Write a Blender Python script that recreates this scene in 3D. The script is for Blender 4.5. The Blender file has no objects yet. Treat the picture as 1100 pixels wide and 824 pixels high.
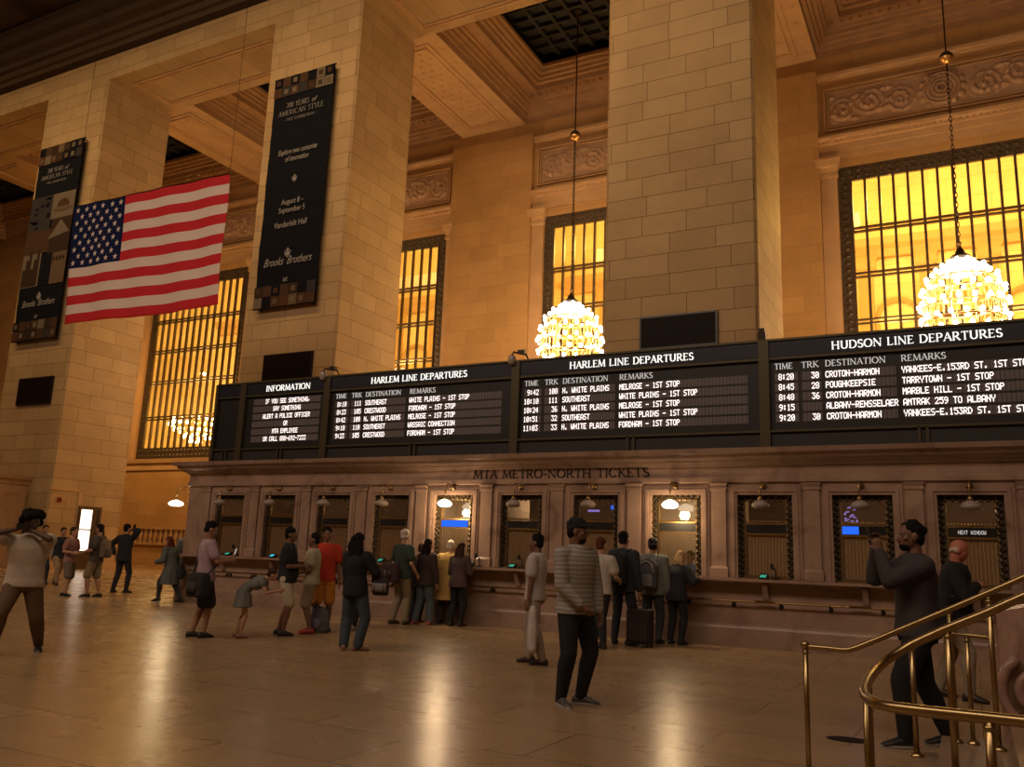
import bpy, math, random
import numpy as np
from mathutils import Vector, Matrix
R = math.radians
PI = math.pi
rnd = random.Random(7)
scene = bpy.context.scene
COL = scene.collection

# ------------------------------------------------------------------ helpers
class MB:
    """collects solids, builds ONE mesh object"""
    def __init__(s): s.v = []; s.f = []
    def add(s, vs, fs):
        n = len(s.v); s.v += [tuple(p) for p in vs]; s.f += [tuple(i + n for i in f) for f in fs]; return s
    def box(s, x0, x1, y0, y1, z0, z1):
        vs = [(x, y, z) for z in (z0, z1) for y in (y0, y1) for x in (x0, x1)]
        return s.add(vs, [(0,2,3,1),(4,5,7,6),(0,1,5,4),(2,6,7,3),(0,4,6,2),(1,3,7,5)])
    def obox(s, c, size, rot=0, tilt=0):
        m = Matrix.Translation(c) @ Matrix.Rotation(rot, 4, 'Z') @ Matrix.Rotation(tilt, 4, 'X')
        hx, hy, hz = size[0]/2, size[1]/2, size[2]/2
        vs = [m @ Vector((x, y, z)) for z in (-hz, hz) for y in (-hy, hy) for x in (-hx, hx)]
        return s.add(vs, [(0,2,3,1),(4,5,7,6),(0,1,5,4),(2,6,7,3),(0,4,6,2),(1,3,7,5)])
    def tube(s, pts, r, n=8, caps=True):
        pts = [Vector(p) for p in pts]; N = len(pts)
        rs = r if isinstance(r, (list, tuple)) else [r]*N
        vs = []; up = None
        for i, p in enumerate(pts):
            d = (pts[min(i+1, N-1)] - pts[max(i-1, 0)])
            d = d.normalized() if d.length > 1e-9 else Vector((0,0,1))
            if up is None: up = Vector((0,0,1)) if abs(d.z) < .9 else Vector((1,0,0))
            a = d.cross(up)
            if a.length < 1e-4: a = d.cross(Vector((0,1,0)))
            a.normalize(); b = a.cross(d).normalized(); up = b
            vs += [p + (a*math.cos(2*PI*k/n) + b*math.sin(2*PI*k/n))*rs[i] for k in range(n)]
        fs = [(i*n+k, i*n+(k+1)%n, (i+1)*n+(k+1)%n, (i+1)*n+k) for i in range(N-1) for k in range(n)]
        if caps: fs += [tuple(range(n))[::-1], tuple((N-1)*n+k for k in range(n))]
        return s.add(vs, fs)
    def lathe(s, c, prof, n=20):
        """prof: (radius, z) from bottom to top"""
        vs = []
        for r, z in prof: vs += [(c[0]+r*math.cos(2*PI*k/n), c[1]+r*math.sin(2*PI*k/n), c[2]+z) for k in range(n)]
        N = len(prof)
        fs = [(i*n+k, i*n+(k+1)%n, (i+1)*n+(k+1)%n, (i+1)*n+k) for i in range(N-1) for k in range(n)]
        fs += [tuple(range(n))[::-1], tuple((N-1)*n+k for k in range(n))]
        return s.add(vs, fs)
    def ball(s, c, r, n=10, m=6, rot=None):
        r = (r, r, r) if not isinstance(r, (tuple, list)) else r
        vs = []
        rot = rot or Matrix.Identity(3)
        c = Vector(c)
        vs.append(c + rot @ Vector((0,0,-r[2])))
        for i in range(1, m):
            t = PI*i/m
            for k in range(n):
                vs.append(c + rot @ Vector((r[0]*math.sin(t)*math.cos(2*PI*k/n), r[1]*math.sin(t)*math.sin(2*PI*k/n), -r[2]*math.cos(t))))
        vs.append(c + rot @ Vector((0,0,r[2])))
        fs = [(0, 1+(k+1)%n, 1+k) for k in range(n)]
        fs += [(1+(i*n)+k, 1+i*n+(k+1)%n, 1+(i+1)*n+(k+1)%n, 1+(i+1)*n+k) for i in range(m-2) for k in range(n)]
        L = len(vs)-1; b = 1+(m-2)*n
        fs += [(b+k, b+(k+1)%n, L) for k in range(n)]
        return s.add(vs, fs)
    def loft(s, rings, caps=True):
        n = len(rings[0]); vs = [p for r in rings for p in r]; N = len(rings)
        fs = [(i*n+k, i*n+(k+1)%n, (i+1)*n+(k+1)%n, (i+1)*n+k) for i in range(N-1) for k in range(n)]
        if caps: fs += [tuple(range(n))[::-1], tuple((N-1)*n+k for k in range(n))]
        return s.add(vs, fs)
    def rectloft(s, x0, x1, y0, y1, prof, caps=False):
        """prof: (inset, z): stacked rectangles, inset from the given rectangle (negative = outset)"""
        rings = [[(x0+a, y0+a, z), (x1-a, y0+a, z), (x1-a, y1-a, z), (x0+a, y1-a, z)] for a, z in prof]
        return s.loft(rings, caps)
    def prism_x(s, x0, x1, poly):
        """closed polygon of (y,z), extruded along x"""
        return s.loft([[(x0, y, z) for y, z in poly], [(x1, y, z) for y, z in poly]])
    def frame_xz(s, x0, x1, z0, z1, w, y0, y1):
        s.box(x0, x0+w, y0, y1, z0, z1); s.box(x1-w, x1, y0, y1, z0, z1)
        s.box(x0+w, x1-w, y0, y1, z0, z0+w); s.box(x0+w, x1-w, y0, y1, z1-w, z1); return s
    def poly(s, pts): return s.add(pts, [tuple(range(len(pts)))])
    def build(s, name, mat, parent=None, origin=None, smooth=False, **tags):
        me = bpy.data.meshes.new(name)
        if parent is not None:
            o0 = Vector(parent.get('_o', (0,0,0)))
        else:
            o0 = Vector(origin) if origin is not None else Vector((0,0,0))
        me.from_pydata([tuple(Vector(p) - o0) for p in s.v], [], s.f)
        me.update()
        if smooth: me.polygons.foreach_set('use_smooth', [True]*len(me.polygons))
        if mat: me.materials.append(mat)
        o = bpy.data.objects.new(name, me); COL.objects.link(o)
        if parent is not None:
            o.parent = parent; o['_o'] = tuple(o0)
        else:
            o.location = o0; o['_o'] = tuple(o0)
        for k, v in tags.items(): o[k] = v
        return o

def thing(name, label, cat, loc=(0,0,0), group=None, rotz=0):
    o = bpy.data.objects.new(name, None); COL.objects.link(o)
    o.empty_display_size = .2
    o.location = loc; o.rotation_euler[2] = rotz; o['_o'] = tuple(loc) if rotz == 0 else (0.,0.,0.)
    o['label'] = label; o['category'] = cat
    if group: o['group'] = group
    return o
def tag(o, label, cat, group=None):
    o['label'] = label; o['category'] = cat
    if group: o['group'] = group
    return o
def struct(o, label=None, cat=None):
    o['kind'] = 'structure'
    if label: o['label'] = label
    if cat: o['category'] = cat
    return o
def dup(root, loc, label=None, group=None):
    def cp(o, par):
        c = o.copy(); COL.objects.link(c)
        if par is not None: c.parent = par
        for ch in o.children: cp(ch, c)
        return c
    r = cp(root, None); r.location = loc
    if label: r['label'] = label
    if group: r['group'] = group
    return r

# ------------------------------------------------------------------ materials
def mat(name):
    m = bpy.data.materials.new(name); m.use_nodes = True
    nt = m.node_tree; return m, nt, nt.nodes['Principled BSDF']
def N(nt, t, **kw):
    n = nt.nodes.new(t)
    for k, v in kw.items():
        if k in n.inputs.keys(): n.inputs[k].default_value = v
        else: setattr(n, k, v)
    return n
def plain(name, col, rough=.6, metal=0, noise=0, nscale=8, bump=0, spec=.5, coat=0):
    m, nt, b = mat(name)
    b.inputs['Base Color'].default_value = (*col, 1); b.inputs['Roughness'].default_value = rough
    b.inputs['Metallic'].default_value = metal; b.inputs['Specular IOR Level'].default_value = spec
    if coat: b.inputs['Coat Weight'].default_value = coat
    if noise or bump:
        tc = N(nt, 'ShaderNodeNewGeometry'); ns = N(nt, 'ShaderNodeTexNoise', Scale=nscale, Detail=4.0)
        nt.links.new(tc.outputs['Position'], ns.inputs['Vector'])
        if noise:
            mx = N(nt, 'ShaderNodeMix', data_type='RGBA')
            mx.inputs['A'].default_value = (*[c*(1-noise) for c in col], 1); mx.inputs['B'].default_value = (*[min(1, c*(1+noise)) for c in col], 1)
            nt.links.new(ns.outputs['Fac'], mx.inputs['Factor']); nt.links.new(mx.outputs['Result'], b.inputs['Base Color'])
        if bump:
            bp = N(nt, 'ShaderNodeBump', Strength=bump, Distance=.02)
            nt.links.new(ns.outputs['Fac'], bp.inputs['Height']); nt.links.new(bp.outputs['Normal'], b.inputs['Normal'])
    return m
def emit(name, col, strength, sample=True):
    m = bpy.data.materials.new(name); m.use_nodes = True; nt = m.node_tree
    nt.nodes.clear(); e = N(nt, 'ShaderNodeEmission'); e.inputs['Color'].default_value = (*col, 1); e.inputs['Strength'].default_value = strength
    o = N(nt, 'ShaderNodeOutputMaterial'); nt.links.new(e.outputs[0], o.inputs['Surface'])
    if not sample: m.cycles.emission_sampling = 'NONE'
    return m
def stone(name, c1, c2, cj, bw=1.55, bh=.72, joint=.012, rough=.65, spec=.3):
    """ashlar blocks laid in world metres; the courses run along whichever wall face they lie on"""
    m, nt, b = mat(name); L = nt.links.new
    g = N(nt, 'ShaderNodeNewGeometry'); sp = N(nt, 'ShaderNodeSeparateXYZ'); L(g.outputs['Position'], sp.inputs[0])
    sn = N(nt, 'ShaderNodeSeparateXYZ'); L(g.outputs['True Normal'], sn.inputs[0])
    ab = N(nt, 'ShaderNodeMath', operation='ABSOLUTE'); L(sn.outputs['X'], ab.inputs[0])
    gt = N(nt, 'ShaderNodeMath', operation='GREATER_THAN'); L(ab.outputs[0], gt.inputs[0]); gt.inputs[1].default_value = .5
    mx = N(nt, 'ShaderNodeMix', data_type='FLOAT'); L(gt.outputs[0], mx.inputs['Factor']); L(sp.outputs['X'], mx.inputs['A']); L(sp.outputs['Y'], mx.inputs['B'])
    cb = N(nt, 'ShaderNodeCombineXYZ'); L(mx.outputs['Result'], cb.inputs['X']); L(sp.outputs['Z'], cb.inputs['Y'])
    br = N(nt, 'ShaderNodeTexBrick'); br.offset = .37; br.offset_frequency = 2; br.squash = 1.35; br.squash_frequency = 3
    L(cb.outputs[0], br.inputs['Vector'])
    br.inputs['Color1'].default_value = (*c1, 1); br.inputs['Color2'].default_value = (*c2, 1); br.inputs['Mortar'].default_value = (*cj, 1)
    br.inputs['Scale'].default_value = 1; br.inputs['Mortar Size'].default_value = joint; br.inputs['Mortar Smooth'].default_value = .3
    br.inputs['Brick Width'].default_value = bw; br.inputs['Row Height'].default_value = bh; br.inputs['Bias'].default_value = -.1
    ns = N(nt, 'ShaderNodeTexNoise', Scale=.55, Detail=6.0, Roughness=.65); L(g.outputs['Position'], ns.inputs['Vector'])
    hs = N(nt, 'ShaderNodeHueSaturation'); L(br.outputs['Color'], hs.inputs['Color'])
    mr = N(nt, 'ShaderNodeMapRange'); L(ns.outputs['Fac'], mr.inputs['Value']); mr.inputs['To Min'].default_value = .72; mr.inputs['To Max'].default_value = 1.28
    L(mr.outputs[0], hs.inputs['Value']); L(hs.outputs['Color'], b.inputs['Base Color'])
    bp = N(nt, 'ShaderNodeBump', Strength=.5, Distance=.02, invert=True); L(br.outputs['Fac'], bp.inputs['Height']); L(bp.outputs['Normal'], b.inputs['Normal'])
    b.inputs['Roughness'].default_value = rough; b.inputs['Specular IOR Level'].default_value = spec
    return m
def marble(name, c1, c2, rough=.18, scale=1.2, vein=(.2,.12,.1)):
    m, nt, b = mat(name); L = nt.links.new
    g = N(nt, 'ShaderNodeNewGeometry'); ns = N(nt, 'ShaderNodeTexNoise', Scale=scale, Detail=8.0, Roughness=.6, Distortion=1.2)
    L(g.outputs['Position'], ns.inputs['Vector'])
    cr = N(nt, 'ShaderNodeValToRGB'); e = cr.color_ramp.elements
    e[0].position = .3; e[0].color = (*vein, 1); e[1].position = .7; e[1].color = (*c2, 1)
    k = cr.color_ramp.elements.new(.46); k.color = (*c1, 1)
    L(ns.outputs['Fac'], cr.inputs['Fac']); L(cr.outputs['Color'], b.inputs['Base Color'])
    b.inputs['Roughness'].default_value = rough
    return m
def floor_mat():
    m, nt, b = mat('floor_marble'); L = nt.links.new
    g = N(nt, 'ShaderNodeNewGeometry')
    br = N(nt, 'ShaderNodeTexBrick'); br.offset = .5; L(g.outputs['Position'], br.inputs['Vector'])
    br.inputs['Color1'].default_value = (.40,.27,.14,1); br.inputs['Color2'].default_value = (.34,.23,.115,1); br.inputs['Mortar'].default_value = (.13,.08,.05,1)
    br.inputs['Scale'].default_value = 1; br.inputs['Mortar Size'].default_value = .007; br.inputs['Brick Width'].default_value = 1.9; br.inputs['Row Height'].default_value = .95
    ns = N(nt, 'ShaderNodeTexNoise', Scale=.9, Detail=7.0, Roughness=.6, Distortion=.6); L(g.outputs['Position'], ns.inputs['Vector'])
    hs = N(nt, 'ShaderNodeHueSaturation'); L(br.outputs['Color'], hs.inputs['Color'])
    mr = N(nt, 'ShaderNodeMapRange'); L(ns.outputs['Fac'], mr.inputs['Value']); mr.inputs['To Min'].default_value = .82; mr.inputs['To Max'].default_value = 1.18
    L(mr.outputs[0], hs.inputs['Value']); L(hs.outputs['Color'], b.inputs['Base Color'])
    n2 = N(nt, 'ShaderNodeTexNoise', Scale=1.6, Detail=3.0); L(g.outputs['Position'], n2.inputs['Vector'])
    m2 = N(nt, 'ShaderNodeMapRange'); L(n2.outputs['Fac'], m2.inputs['Value']); m2.inputs['To Min'].default_value = .24; m2.inputs['To Max'].default_value = .31
    L(m2.outputs[0], b.inputs['Roughness'])
    n3 = N(nt, 'ShaderNodeTexNoise', Scale=5.0, Detail=2.0); L(g.outputs['Position'], n3.inputs['Vector'])
    bp = N(nt, 'ShaderNodeBump', Strength=.03, Distance=.01); L(n3.outputs['Fac'], bp.inputs['Height']); L(bp.outputs['Normal'], b.inputs['Normal'])
    return m
def glass_mat(name, tint=(1,1,1), refl=.12, rough=.02):
    """thin window glass: mostly clear, a share of mirror reflection by fresnel"""
    m = bpy.data.materials.new(name); m.use_nodes = True; nt = m.node_tree; nt.nodes.clear(); L = nt.links.new
    t = N(nt, 'ShaderNodeBsdfTransparent'); t.inputs['Color'].default_value = (*tint, 1)
    g = N(nt, 'ShaderNodeBsdfGlossy'); g.inputs['Roughness'].default_value = rough
    ge = N(nt, 'ShaderNodeNewGeometry'); dt = N(nt, 'ShaderNodeVectorMath', operation='DOT_PRODUCT'); L(ge.outputs['Incoming'], dt.inputs[0]); L(ge.outputs['Normal'], dt.inputs[1])
    ab = N(nt, 'ShaderNodeMath', operation='ABSOLUTE'); L(dt.outputs['Value'], ab.inputs[0])
    su = N(nt, 'ShaderNodeMath', operation='SUBTRACT'); su.inputs[0].default_value = 1; L(ab.outputs[0], su.inputs[1])
    pw = N(nt, 'ShaderNodeMath', operation='POWER'); L(su.outputs[0], pw.inputs[0]); pw.inputs[1].default_value = 5
    ad = N(nt, 'ShaderNodeMath', operation='ADD'); L(pw.outputs[0], ad.inputs[0]); ad.inputs[1].default_value = refl
    mx = N(nt, 'ShaderNodeMixShader'); L(ad.outputs[0], mx.inputs[0]); L(t.outputs[0], mx.inputs[1]); L(g.outputs[0], mx.inputs[2])
    o = N(nt, 'ShaderNodeOutputMaterial'); L(mx.outputs[0], o.inputs['Surface']); return m
def stripes_x(name, c1, c2, pitch, duty=.5, axis='X', rough=.6, emis=0):
    m, nt, b = mat(name); L = nt.links.new
    g = N(nt, 'ShaderNodeTexCoord'); sp = N(nt, 'ShaderNodeSeparateXYZ'); L(g.outputs['Object'], sp.inputs[0])
    d = N(nt, 'ShaderNodeMath', operation='DIVIDE'); L(sp.outputs[axis], d.inputs[0]); d.inputs[1].default_value = pitch
    fr = N(nt, 'ShaderNodeMath', operation='FRACT'); L(d.outputs[0], fr.inputs[0])
    gt = N(nt, 'ShaderNodeMath', operation='GREATER_THAN'); L(fr.outputs[0], gt.inputs[0]); gt.inputs[1].default_value = duty
    mx = N(nt, 'ShaderNodeMix', data_type='RGBA'); mx.inputs['A'].default_value = (*c1, 1); mx.inputs['B'].default_value = (*c2, 1)
    L(gt.outputs[0], mx.inputs['Factor']); L(mx.outputs['Result'], b.inputs['Base Color']); b.inputs['Roughness'].default_value = rough
    if emis: L(mx.outputs['Result'], b.inputs['Emission Color']); b.inputs['Emission Strength'].default_value = emis
    return m

M = {}
M['pier'] = stone('pier_stone', (.44,.31,.155), (.37,.25,.12), (.16,.10,.045))
M['wall'] = stone('wall_stone', (.48,.295,.115), (.42,.25,.09), (.24,.135,.05), bw=1.8, bh=.8, joint=.006)
M['plaster'] = plain('moulding_stone', (.48,.31,.15), .7, noise=.25, nscale=1.2)
M['coffer'] = plain('gilded_coffer', (.34,.20,.095), .6, noise=.35, nscale=1.5)
M['relief'] = plain('relief_stone', (.40,.26,.16), .65, noise=.3, nscale=3)
M['marble'] = marble('ticket_marble', (.30,.20,.15), (.38,.26,.19), .16, vein=(.2,.125,.09))
M['pinkmarble'] = marble('stair_marble', (.36,.22,.17), (.5,.33,.26), .3, 2.2, vein=(.22,.12,.09))
M['stair'] = marble('step_marble', (.28,.19,.11), (.36,.25,.15), .35, .9, vein=(.2,.13,.08))
M['floor'] = floor_mat()
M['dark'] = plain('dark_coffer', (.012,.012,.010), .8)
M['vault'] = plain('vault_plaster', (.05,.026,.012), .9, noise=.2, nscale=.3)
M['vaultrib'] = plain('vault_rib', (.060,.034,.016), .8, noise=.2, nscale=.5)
M['bronze'] = plain('window_bronze', (.10,.065,.032), .45, .6, noise=.5, nscale=9, bump=.3)
M['ornbronze'] = plain('ornate_bronze', (.085,.062,.034), .5, .5, noise=.8, nscale=7, bump=1.0)
M['brass'] = plain('polished_brass', (.40,.295,.14), .3, 1, noise=.2, nscale=14)
M['oldbrass'] = plain('dull_brass', (.38,.25,.10), .35, .9, noise=.3, nscale=12)
M['board'] = plain('board_metal', (.035,.030,.018), .4, .3)
M['boardtrim'] = plain('board_trim', (.085,.072,.040), .4, .5)
M['boardblue'] = plain('board_header', (.012,.016,.028), .35)
M['panelblack'] = plain('panel_black', (.008,.007,.006), .5)
M['mesh'] = stripes_x('board_grille', (.012,.011,.010), (.04,.035,.03), .045, .8)
M['flap'] = stripes_x('split_flap_cells', (.105,.085,.078), (.014,.012,.011), .0672, .86, emis=.1)
M['led'] = emit('flap_text_lit', (1.0,.86,.80), 1.9)
M['sign'] = emit('sign_letters_lit', (1.0,.95,.85), 1.35)
M['signdim'] = emit('sign_letters_dim', (.95,.85,.78), .62)
M['black'] = plain('black_plastic', (.01,.01,.01), .35)
M['screen'] = plain('dark_screen', (.010,.006,.004), .5, spec=.1)
M['letter'] = plain('dark_bronze_letters', (.012,.008,.005), .4, .3)
M['glass'] = glass_mat('window_glass', (1,.93,.72), .03)
M['boothglass'] = glass_mat('booth_glass', (.9,.86,.8), .05)
M['bulb'] = emit('chandelier_bulb', (1.0,.86,.68), 26, False)
M['gold'] = plain('gilt_metal', (.75,.45,.15), .3, .9)
M['crystal'] = plain('amber_fringe', (.9,.5,.2), .2, .3)
M['iron'] = plain('dark_chain', (.03,.018,.010), .5, .6)
M['lampglass'] = emit('lamp_opal_lit', (1.0,.84,.62), 5.5)
M['lampoff'] = plain('lamp_opal_unlit', (.34,.28,.24), .15)
M['roomwall'] = stone('inner_room_wall', (.80,.66,.40), (.74,.60,.34), (.5,.36,.18), bw=2.4, bh=1.1, joint=.01)
M['roomtrim'] = plain('inner_room_trim', (.50,.33,.15), .6)
M['blind'] = stripes_x('booth_blind', (.72,.58,.44), (.34,.26,.19), .0275, .55)
M['boothdark'] = plain('booth_interior', (.26,.18,.13), .8)
M['boothlit'] = plain('booth_lit_wall', (.55,.45,.33), .7)
M['blue'] = emit('blue_screen_and_reflection', (.02,.12,.9), 1.3)  # lit screen colour, also used to paint a blue reflection
M['violet'] = emit('violet_screen_and_reflection', (.35,.25,.9), .9)  # display colour, also set in the windows as painted violet reflections
M['cyan'] = emit('cyan_display', (.05,.55,.75), 1.2)
M['green'] = emit('green_display', (.05,.45,.30), .8)
M['day'] = emit('bright_doorway', (1.0,.80,.62), 2.2)
M['red'] = plain('red_alarm', (.35,.02,.02), .4)
# ------------------------------------------------------------------ lettering
def arc(cx, cy, rx, ry, a0, a1, n=14):
    return [(cx+rx*math.cos(R(a0+(a1-a0)*i/n)), cy+ry*math.sin(R(a0+(a1-a0)*i/n))) for i in range(n+1)]
# each glyph: advance, strokes (polyline, weight: None = by direction), serifs (x centre, y)
G = {
 'A': (.86, [([(.06,0),(.42,1)],.06), ([(.42,1),(.78,0)],.14), ([(.2,.34),(.64,.34)],.05)], [(.06,0),(.78,0)]),
 'C': (.90, [(arc(.47,.5,.41,.5,45,315),None)], []),
 'D': (.92, [([(.14,0),(.14,1)],.13), ([(.14,1),(.38,1)]+arc(.38,.5,.44,.5,90,-90)+[(.14,0)],None)], [(.14,0),(.14,1)]),
 'E': (.72, [([(.14,0),(.14,1)],.13), ([(.14,.98),(.6,.98),(.6,.86)],.05), ([(.14,.52),(.52,.52)],.05), ([(.14,.02),(.64,.02),(.64,.16)],.05)], [(.14,0),(.14,1)]),
 'F': (.68, [([(.14,0),(.14,1)],.13), ([(.14,.98),(.6,.98),(.6,.84)],.05), ([(.14,.52),(.5,.52)],.05)], [(.14,0)]),
 'H': (.98, [([(.15,0),(.15,1)],.13), ([(.8,0),(.8,1)],.13), ([(.15,.52),(.8,.52)],.05)], [(.15,0),(.15,1),(.8,0),(.8,1)]),
 'I': (.36, [([(.18,0),(.18,1)],.13)], [(.18,0),(.18,1)]),
 'K': (.86, [([(.15,0),(.15,1)],.13), ([(.2,.45),(.68,1)],.05), ([(.3,.56),(.76,0)],.13)], [(.15,0),(.15,1),(.68,1),(.78,0)]),
 'L': (.70, [([(.14,0),(.14,1)],.13), ([(.14,.02),(.62,.02),(.62,.18)],.05)], [(.14,0),(.14,1)]),
 'M': (1.14, [([(.12,0),(.18,1)],.06), ([(.18,1),(.56,.05)],.13), ([(.56,.05),(.94,1)],.06), ([(.94,1),(1.0,0)],.13)], [(.12,0),(1.0,0)]),
 'N': (.98, [([(.14,0),(.14,1)],.06), ([(.12,1),(.82,0)],.13), ([(.82,0),(.82,1)],.06)], [(.14,0),(.82,1)]),
 'O': (.98, [(arc(.48,.5,.42,.5,0,360,22),None)], []),
 'P': (.74, [([(.14,0),(.14,1)],.13), ([(.14,1),(.36,1)]+arc(.36,.74,.28,.26,90,-90,8)+[(.14,.48)],None)], [(.14,0),(.14,1)]),
 'R': (.84, [([(.14,0),(.14,1)],.13), ([(.14,1),(.36,1)]+arc(.36,.74,.26,.26,90,-90,8)+[(.14,.48)],None), ([(.36,.48),(.74,0)],.13)], [(.14,0),(.14,1),(.76,0)]),
 'S': (.66, [(arc(.33,.75,.22,.25,30,270,10)+arc(.33,.25,.25,.25,90,-150,10),None)], []),
 'T': (.80, [([(.4,0),(.4,1)],.13), ([(.06,.84),(.06,.98),(.74,.98),(.74,.84)],.05)], [(.4,0)]),
 'U': (.94, [([(.15,1),(.15,.35)]+arc(.46,.35,.31,.35,180,360,10)+[(.77,1)],None)], [(.15,1),(.77,1)]),
 'V': (.86, [([(.06,1),(.42,0)],.14), ([(.42,0),(.78,1)],.06)], [(.06,1),(.78,1)]),
 'X': (.80, [([(.06,1),(.72,0)],.13), ([(.06,0),(.72,1)],.05)], [(.06,0),(.72,0),(.06,1),(.72,1)]),
 'B': (.78, [([(.14,0),(.14,1)],.13), ([(.14,1),(.36,1)]+arc(.36,.76,.24,.24,90,-90,8)+[(.14,.52)],None), ([(.14,.52),(.38,.52)]+arc(.38,.26,.28,.26,90,-90,8)+[(.14,0)],None)], []),
 'Y': (.80, [([(.4,0),(.4,.48)],.13), ([(.4,.45),(.06,1)],.12), ([(.4,.45),(.72,1)],.05)], [(.4,0),(.06,1),(.72,1)]),
 '2': (.62, [(arc(.3,.72,.22,.27,160,-30,8)+[(.08,.03),(.56,.03)],None)], []),
 '0': (.68, [(arc(.33,.5,.26,.5,0,360,18),None)], []),
 '-': (.44, [([(.06,.42),(.38,.42)],.09)], []),
 ' ': (.46, [], []),
}
def serif_width(txt, gap=.06): return sum(G[c][0]+gap for c in txt)
def serif_text(txt, x0, x1, z, h, y, depth=.012, gap=.06, bold=1.0):
    """serif capitals in the XZ plane, facing -Y, between x0 and x1"""
    mb = MB(); sx = (x1-x0)/serif_width(txt, gap); x = x0; yf, yb = y-depth, y
    def quad(p, q, w):
        dx, dz = q[0]-p[0], q[1]-p[1]; L = math.hypot(dx, dz) or 1
        nx, nz = -dz/L*w/2, dx/L*w/2
        P = [(p[0]+nx, p[1]+nz), (p[0]-nx, p[1]-nz), (q[0]-nx, q[1]-nz), (q[0]+nx, q[1]+nz)]
        mb.add([(a, yy, b) for yy in (yf, yb) for a, b in P], [(0,1,2,3),(7,6,5,4),(0,4,5,1),(1,5,6,2),(2,6,7,3),(3,7,4,0)])
    for c in txt:
        adv, strokes, serifs = G[c]
        for pts, w in strokes:
            pts = [(x+px*sx, z+pz*h) for px, pz in pts]
            for a, b in zip(pts, pts[1:]):
                L = math.hypot(b[0]-a[0], b[1]-a[1]) or 1
                ww = (w if w else .045+.10*abs(b[1]-a[1])/L)*h*bold
                e = .2*ww/L
                quad((a[0]-(b[0]-a[0])*e, a[1]-(b[1]-a[1])*e), (b[0]+(b[0]-a[0])*e, b[1]+(b[1]-a[1])*e), ww)
        for px, pz in serifs:
            quad((x+px*sx-.13*sx, z+h*(pz*.96+.02)), (x+px*sx+.13*sx, z+h*(pz*.96+.02)), .045*h*bold)
        x += (adv+gap)*sx
    return mb
F57 = {k: bytes.fromhex(v) for k, v in dict(A='7e1111117e',B='7f49494936',C='3e41414122',D='7f4141221c',E='7f49494941',F='7f09090901',G='3e4149497a',H='7f0808087f',
 I='00417f4100',J='2040413f01',K='7f08142241',L='7f40404040',M='7f020c027f',N='7f0408107f',O='3e4141413e',P='7f09090906',Q='3e4151215e',R='7f09192946',S='4649494931',
 T='01017f0101',U='3f4040403f',V='1f2040201f',W='3f4038403f',X='6314081463',Y='0708700807',Z='6151494543').items()}
for k, v in zip('0123456789-:.,', ('3e5149453e','00427f4000','4261514946','2141454b31','1814127f10','2745454539','3c4a494930','0171090503','3649494936','064949291e','0808080808','0036360000','0060600000','0050300000')):
    F57[k] = bytes.fromhex(v)
def flap_text(mb, txt, x, z, y, pitch=.0672, h=.112):
    pw, ph = pitch*.86/5, h/7
    for c in txt:
        if c in F57:
            for i, col in enumerate(F57[c]):
                j = 0
                while j < 7:
                    if col >> j & 1:
                        k = j
                        while k < 7 and col >> k & 1: k += 1
                        xa = x+i*pw; zt = z+h-j*ph; zb = z+h-k*ph
                        mb.add([(xa, y, zb), (xa+pw*1.08, y, zb), (xa+pw*1.08, y, zt), (xa, y, zt)], [(0,1,2,3)])
                        j = k
                    else: j += 1
        x += pitch
    return mb
def font_text(txt, x, z, size, y, mat_, parent, name='lettering', shear=0, align='CENTER', squash=1):
    cu = bpy.data.curves.new(name, 'FONT'); cu.body = txt; cu.size = size; cu.align_x = align; cu.shear = shear; cu.extrude = .004; cu.resolution_u = 3
    t = bpy.data.objects.new(name+'_tmp', cu); COL.objects.link(t)
    dg = bpy.context.evaluated_depsgraph_get(); me = bpy.data.meshes.new_from_object(t.evaluated_get(dg))
    bpy.data.objects.remove(t); bpy.data.curves.remove(cu)
    o0 = Vector(parent['_o'])
    for v in me.vertices: v.co = Vector((v.co.x*squash+x, y-v.co.z, v.co.y+z)) - o0
    me.materials.clear(); me.materials.append(mat_)
    o = bpy.data.objects.new(name, me); COL.objects.link(o); o.parent = parent; return o
# ------------------------------------------------------------------ the hall
PY, PB, WY = 26.4, 30.5, 39.7          # pier fronts, pier backs, window wall
SOF = 25.5                             # beam soffits
XL, XR = -75.0, 30.0
struct(MB().box(XL, XR, -11, WY+9, -.3, 0).build('floor', M['floor']), 'polished tan marble floor of the station hall with pale joints')
def pier(x0, x1, front=PY, back=PB, z1=27.0):
    mb = MB()
    c = .10
    ring = [(x0, back), (x0, front+c), (x0+c, front), (x1-c, front), (x1, front+c), (x1, back)]
    mb.loft([[(x, y, z) for x, y in ring] for z in (0, z1)])
    return mb
PIERS = [(-61.0,-56.0), (-44.25,-39.15), (-27.5,-22.3), (-10.65,-5.45), (6.2,11.3)]
plab = ['', 'tall square stone pier behind the big flag, hung with a banner of photographs', 'tall square stone pier above the information board, hung with an all dark banner',
        'tall square stone pier with a blank dark screen but no banner, behind the pair of boards', 'tall square stone pier past the last departures board']
for i, (a, b) in enumerate(PIERS):
    if i == 0: continue
    p = struct(pier(a, b, z1=SOF).build('pillar', M['pier']), plab[i])
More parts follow.
